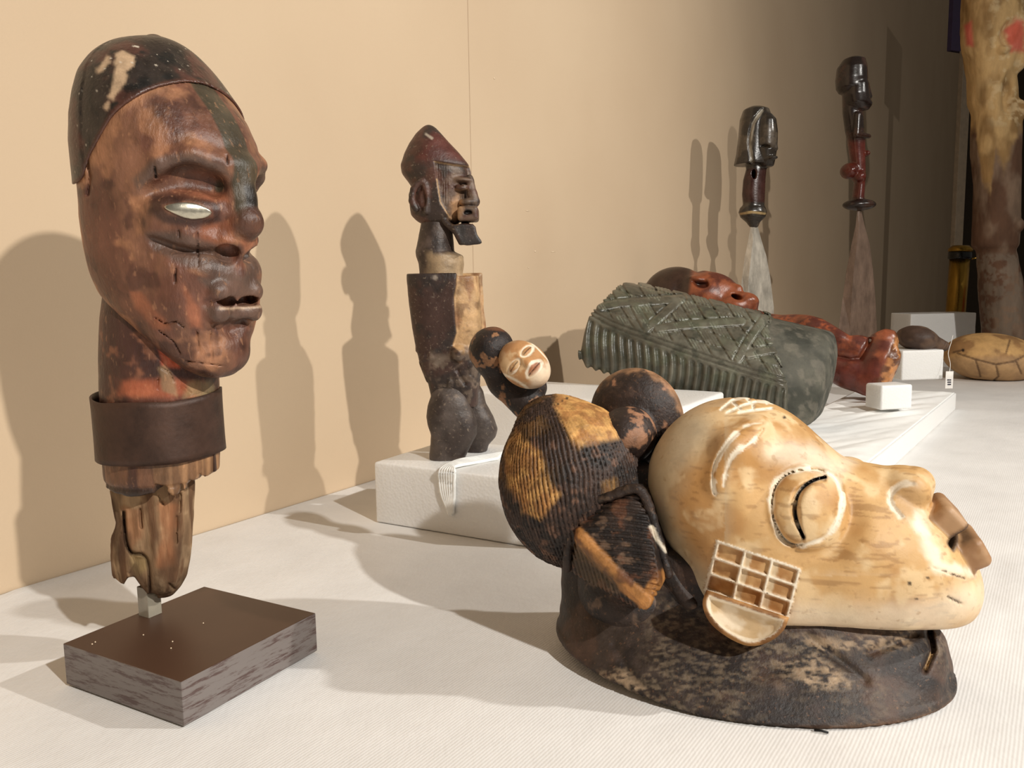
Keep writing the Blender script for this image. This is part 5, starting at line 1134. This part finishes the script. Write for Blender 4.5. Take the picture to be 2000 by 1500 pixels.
def c_k2(P, uv, N):
    n = fbm(P, 30, 4); c = mixc(np.tile(srgb(34, 24, 20), (len(P), 1)), srgb(56, 36, 28), sst(0.45, 0.6, n)); return mixc(c, srgb(92, 36, 26), 0.8*sst(268, 282, uv[:, 1])*sst(392, 380, uv[:, 1]))
sculpt('grip', k2_grip, *pbox(1625, 104, 1716, 414, YK2, 0.06), 0.0025, M_ebony, k2, c_k2)

# ------------------------------------------------------------------ far end of the table
frag = tag(sculpt('stone_fragment', lambda P: smin(pe(P, 1790, 660, 36, 24, 40, csb[1]+0.05, 8), chain(P, [(U(1800, 662, csb[1]+.05), 0.026), (U(1842, 676, csb[1]+.05), 0.014)]), 0.012)+0.004*(fbm(P, 40, 3)-0.5), *pbox(1745, 628, 1866, 694, csb[1]+0.05, 0.06), 0.003, carved('brown_fragment', 0.6, 0.25, 40), None,
           lambda P, uv, N: mixc(np.tile(srgb(96, 74, 58), (len(P), 1)), srgb(70, 52, 42), sst(0.45, 0.6, fbm(P, 30, 3)))), 'dark brown rounded fragment resting on the small foam block', 'fragment')
YB = G(1935, 745)[1]+0.06
CRK = [[(1870, 690), (1905, 702), (1945, 712), (1980, 706), (2010, 690)], [(1945, 712), (1950, 735), (1942, 742)], [(1905, 702), (1915, 735)], [(1965, 690), (1972, 665)], [(1985, 706), (1995, 730)], [(1862, 688), (1880, 684)]]
def f_bowl(P):
    d = ell(P, U(1938, 699, YB), (0.135, 0.115, 0.072), frame(V3(0.12, 0, 1))); uv = proj(P)
    cr = np.minimum.reduce([pdist(uv, l) for l in CRK]); d = smax(d, 0.0015-P[:, 2], 0.004)
    return d+np.where(P[:, 1] < YB, 0.002*np.exp(-(cr/1.4)**2), 0)+0.004*(fbm(P, 18, 3)-0.5)
def c_bowl(P, uv, N):
    n = fbm(P, 30, 4); c = mixc(np.tile(srgb(190, 150, 96), (len(P), 1)), srgb(150, 112, 70), sst(0.42, 0.62, n)); c = mixc(c, srgb(176, 142, 104), 0.7*sst(690, 705, uv[:, 1])); cr = np.minimum.reduce([pdist(uv, l) for l in CRK]); c = mixc(c, srgb(70, 46, 30), 0.7*sst(2.6, 1, cr)); return mixc(c, srgb(40, 28, 20), sst(4, 2, np.hypot(uv[:, 0]-1881, uv[:, 1]-684)))
tag(sculpt('clay_vessel', f_bowl, U(1938, 699, YB)-V3(.155, .135, .085), U(1938, 699, YB)+V3(.155, .135, .085), 0.0034, carved('cracked_clay', 0.75, 0.2, 35), None, c_bowl), 'rounded tan clay vessel with mended cracks at the right edge', 'vessel')
YC = 3.45
M_brass = plain('aged_brass', srgb(150, 116, 48), 0.3, 0.9, 0.3, 30, (1, 1, 0.3), 0.1, 100)
cy = thing('brass_cylinder', V3(U(1862, 690, YC)[0], YC, 0), 'tall brass cylinder with black band beside the carved post', 'cylinder')
cx = U(1862, 655, YC)[0]; zc = lambda py: U(1862, py, YC)[2]; kC = YC/F
tilt = unit(V3(0.03, 0, 1))
lathe('tube', [(17*kC, 0), (17.5*kC, 0.02), (18*kC, 0.25), (18*kC, zc(506))], V3(cx, YC, 0.002), M_brass, cy, 36, tilt)
top_c = V3(cx, YC, 0.002)+tilt*(zc(506)-0.002)
lathe('black_band', [(20.5*kC, 0), (21*kC, 0.004), (21*kC, zc(492)-zc(505)), (20*kC, zc(491)-zc(505))], top_c, M_ebony, cy, 36, tilt)
lathe('lid', [(20*kC, 0), (22*kC, 0.003), (22*kC, 0.012), (17*kC, 0.022), (15*kC, 0.026)], top_c+tilt*(zc(491)-zc(505)), M_brass, cy, 36, tilt)
tube('clasp', [top_c+V3(20*kC, -0.01, 0.0), top_c+V3(32*kC, -0.012, 0.004), top_c+V3(34*kC, -0.012, -0.012)], 0.004, M_brass, cy)
YP = 3.0
def f_post(P):
    d = pxloft(P, [(-60, 1890, 1980, 44), (0, 1887, 1990, 48), (60, 1884, 1992, 50), (110, 1890, 1980, 46), (150, 1897, 1976, 42), (200, 1898, 1980, 42), (222, 1905, 1992, 44), (240, 1905, 1988, 44), (300, 1904, 1986, 42), (360, 1908, 1984, 40), (440, 1906, 1984, 40), (480, 1905, 1982, 40), (488, 1914, 1976, 34), (500, 1916, 1980, 36), (560, 1918, 1990, 40), (640, 1924, 1994, 40), (712, 1926, 1996, 40)], YP, 0.005, 0.003, 2.4)
    d = smin(d, pe(P, 1982, 80, 34, 46, 34, YP-0.03), 0.02); d = smin(d, pe(P, 1985, 120, 16, 22, 18, YP-0.05), 0.012); d = smin(d, pe(P, 1900, 80, 18, 34, 30, YP), 0.01); d = smin(d, pe(P, 1955, 98, 14, 12, 20, YP-0.07, -30), 0.006); d = smax(d, -pe(P, 1975, 62, 18, 26, 18, YP-0.10, 20), 0.012)
    d = smin(d, pe(P, 1988, 216, 12, 20, 24, YP-0.04), 0.012); d = smax(d, -pe(P, 1974, 180, 10, 40, 20, YP-0.09), 0.02); d = smin(d, pe(P, 1986, 440, 12, 14, 14, YP-0.06), 0.008)
    d = smax(d, 0.002-P[:, 2], 0.002); return d+0.008*sst(0, 0.03, P[:, 2])*(fbm(P, 16, 3, (1, 1, 0.5))-0.5)+0.003*(fbm(P, 60, 2, (1, 1, .3))-0.5)
def c_post(P, uv, N):
    n, n2 = fbm(P, 14, 4, (1, 1, .5)), fbm(P+3, 50, 4); c = mixc(np.tile(srgb(196, 162, 112), (len(P), 1)), srgb(150, 118, 76), sst(0.42, 0.6, n)); c = mixc(c, srgb(214, 190, 148), 0.6*sst(0.52, 0.64, n2)*sst(1920, 1950, uv[:, 0])*sst(260, 230, uv[:, 1]))
    c = mixc(c, srgb(196, 84, 76), 0.85*np.maximum(sst(8, -6, psd(uv, [(1962, 60), (1985, 34), (2000, 40), (2000, 100), (1975, 100)])+14*(n2-.5)), sst(6, -4, psd(uv, [(1884, 50), (1897, 42), (1900, 90), (1888, 88)]))))
    dk = sst(-20, 25, uv[:, 1]-np.interp(uv[:, 0], [1895, 1905, 1918, 1935, 1945, 1960, 1990], [250, 250, 345, 370, 290, 330, 250])+40*(n2-0.5)); c = mixc(c, mixc(np.tile(srgb(96, 70, 54), (len(P), 1)), srgb(126, 104, 86), sst(0.45, 0.6, n)), dk); return mixc(c, srgb(118, 104, 90), 0.8*sst(490, 500, uv[:, 1])*sst(0.4, 0.55, n2))
post = tag(sculpt('carved_post', f_post, *pbox(1876, -62, 2030, 722, YP, 0.13), 0.0045, carved('weathered_pale_wood', 0.8, 0.25, 20, (1, 1, .4), 0.4, 120, 0.2), None, c_post), 'tall pale carved post figure with pink-painted head at the right edge', 'sculpture')
YX = 4.1
pn = thing('exhibition_panel', V3(U(1880, 690, YX)[0]+0.1, YX, 0), 'narrow upright panel with dark purple print behind the carved post', 'panel')
a = U(1856, 300, YX); ztop = U(1860, -60, YX)[2]; zpur = U(1862, 100, YX)[2]
pu = unit(V3(0.9, 0.42, 0)); PR = np.stack([pu, V3(-pu[1], pu[0], 0), V3(0, 0, 1)])
bm = bmesh.new(); bm_box(bm, V3(a[0]-0.02, YX, (zpur+ztop)/2)+pu*0.10, (0.115, 0.012, (ztop-zpur)/2), PR, 0.002); bm_obj('printed_board', bm, plain('purple_print', srgb(52, 40, 66), 0.6), pn)
bm = bmesh.new(); bm_box(bm, V3(U(1874, 300, YX)[0], YX, (zpur+0.002)/2)+pu*0.01, (0.030, 0.012, (zpur-0.002)/2), PR, 0.002); bm_obj('upright', bm, plain('pale_upright', srgb(128, 112, 92), 0.6), pn)
# red object and paper tag
c = U(2012, 610, 3.3)
bm = bmesh.new(); bm_box(bm, (c[0]+0.01, 3.3, 0.13), (0.05, 0.05, 0.128), None, 0.012, 3); bmesh.ops.subdivide_edges(bm, edges=bm.edges, cuts=2, use_grid_fill=True)
for v in bm.verts: v.co.x += 0.012*math.sin(v.co.z*14)
tag(bm_obj('red_box', bm, plain('bright_red', srgb(196, 20, 30), 0.6), None, True), 'bright red object behind the carved post at the right edge', 'box')
M_paper = plain('paper_tag', srgb(236, 232, 226), 0.8); M_ink = plain('ink', srgb(60, 58, 70), 0.8)
YG = csb[1]-0.02
tg = thing('paper_tag', U(1854, 762, YG), 'small white inscribed paper tag hanging by the small foam block', 'tag')
w, h_ = 7.5*YG/F, 17*YG/F; tc = U(1854, 742, YG)
bm = bmesh.new(); bm_box(bm, tc, (w, 0.0006, h_), None, 0.0003, 1); bm_obj('card', bm, M_paper, tg)
for i, (dx, ln) in enumerate(((-.3, .5), (.25, .35), (-.2, .55), (.3, .3), (-.25, .35), (.2, .5))):
    r = i//2; bm = bmesh.new(); bm_box(bm, tc+V3(dx*w, -0.0009, h_*(0.0-0.26*r)), (ln*w*0.55, 0.0003, h_*0.075)); bm_obj('ink_mark', bm, M_ink, tg)
tube('string', spl([tc+V3(0, 0, h_), U(1856, 710, YG+.01), U(1852, 690, YG+.02), U(1858, 668, YG+.04), U(1861, 655, YG+.05)], 5), 0.0007, M_paper, tg, 6)
# a splinter on the cloth
tag(tube('wood_splinter', [G(1590, 1426, 0.001), G(1604, 1427, 0.0015), G(1618, 1431, 0.001)], 0.0008, M_maskd if 'M_maskd' in globals() else M_ebony), 'tiny dark wood splinter on the cloth at the front of the mask', 'splinter')
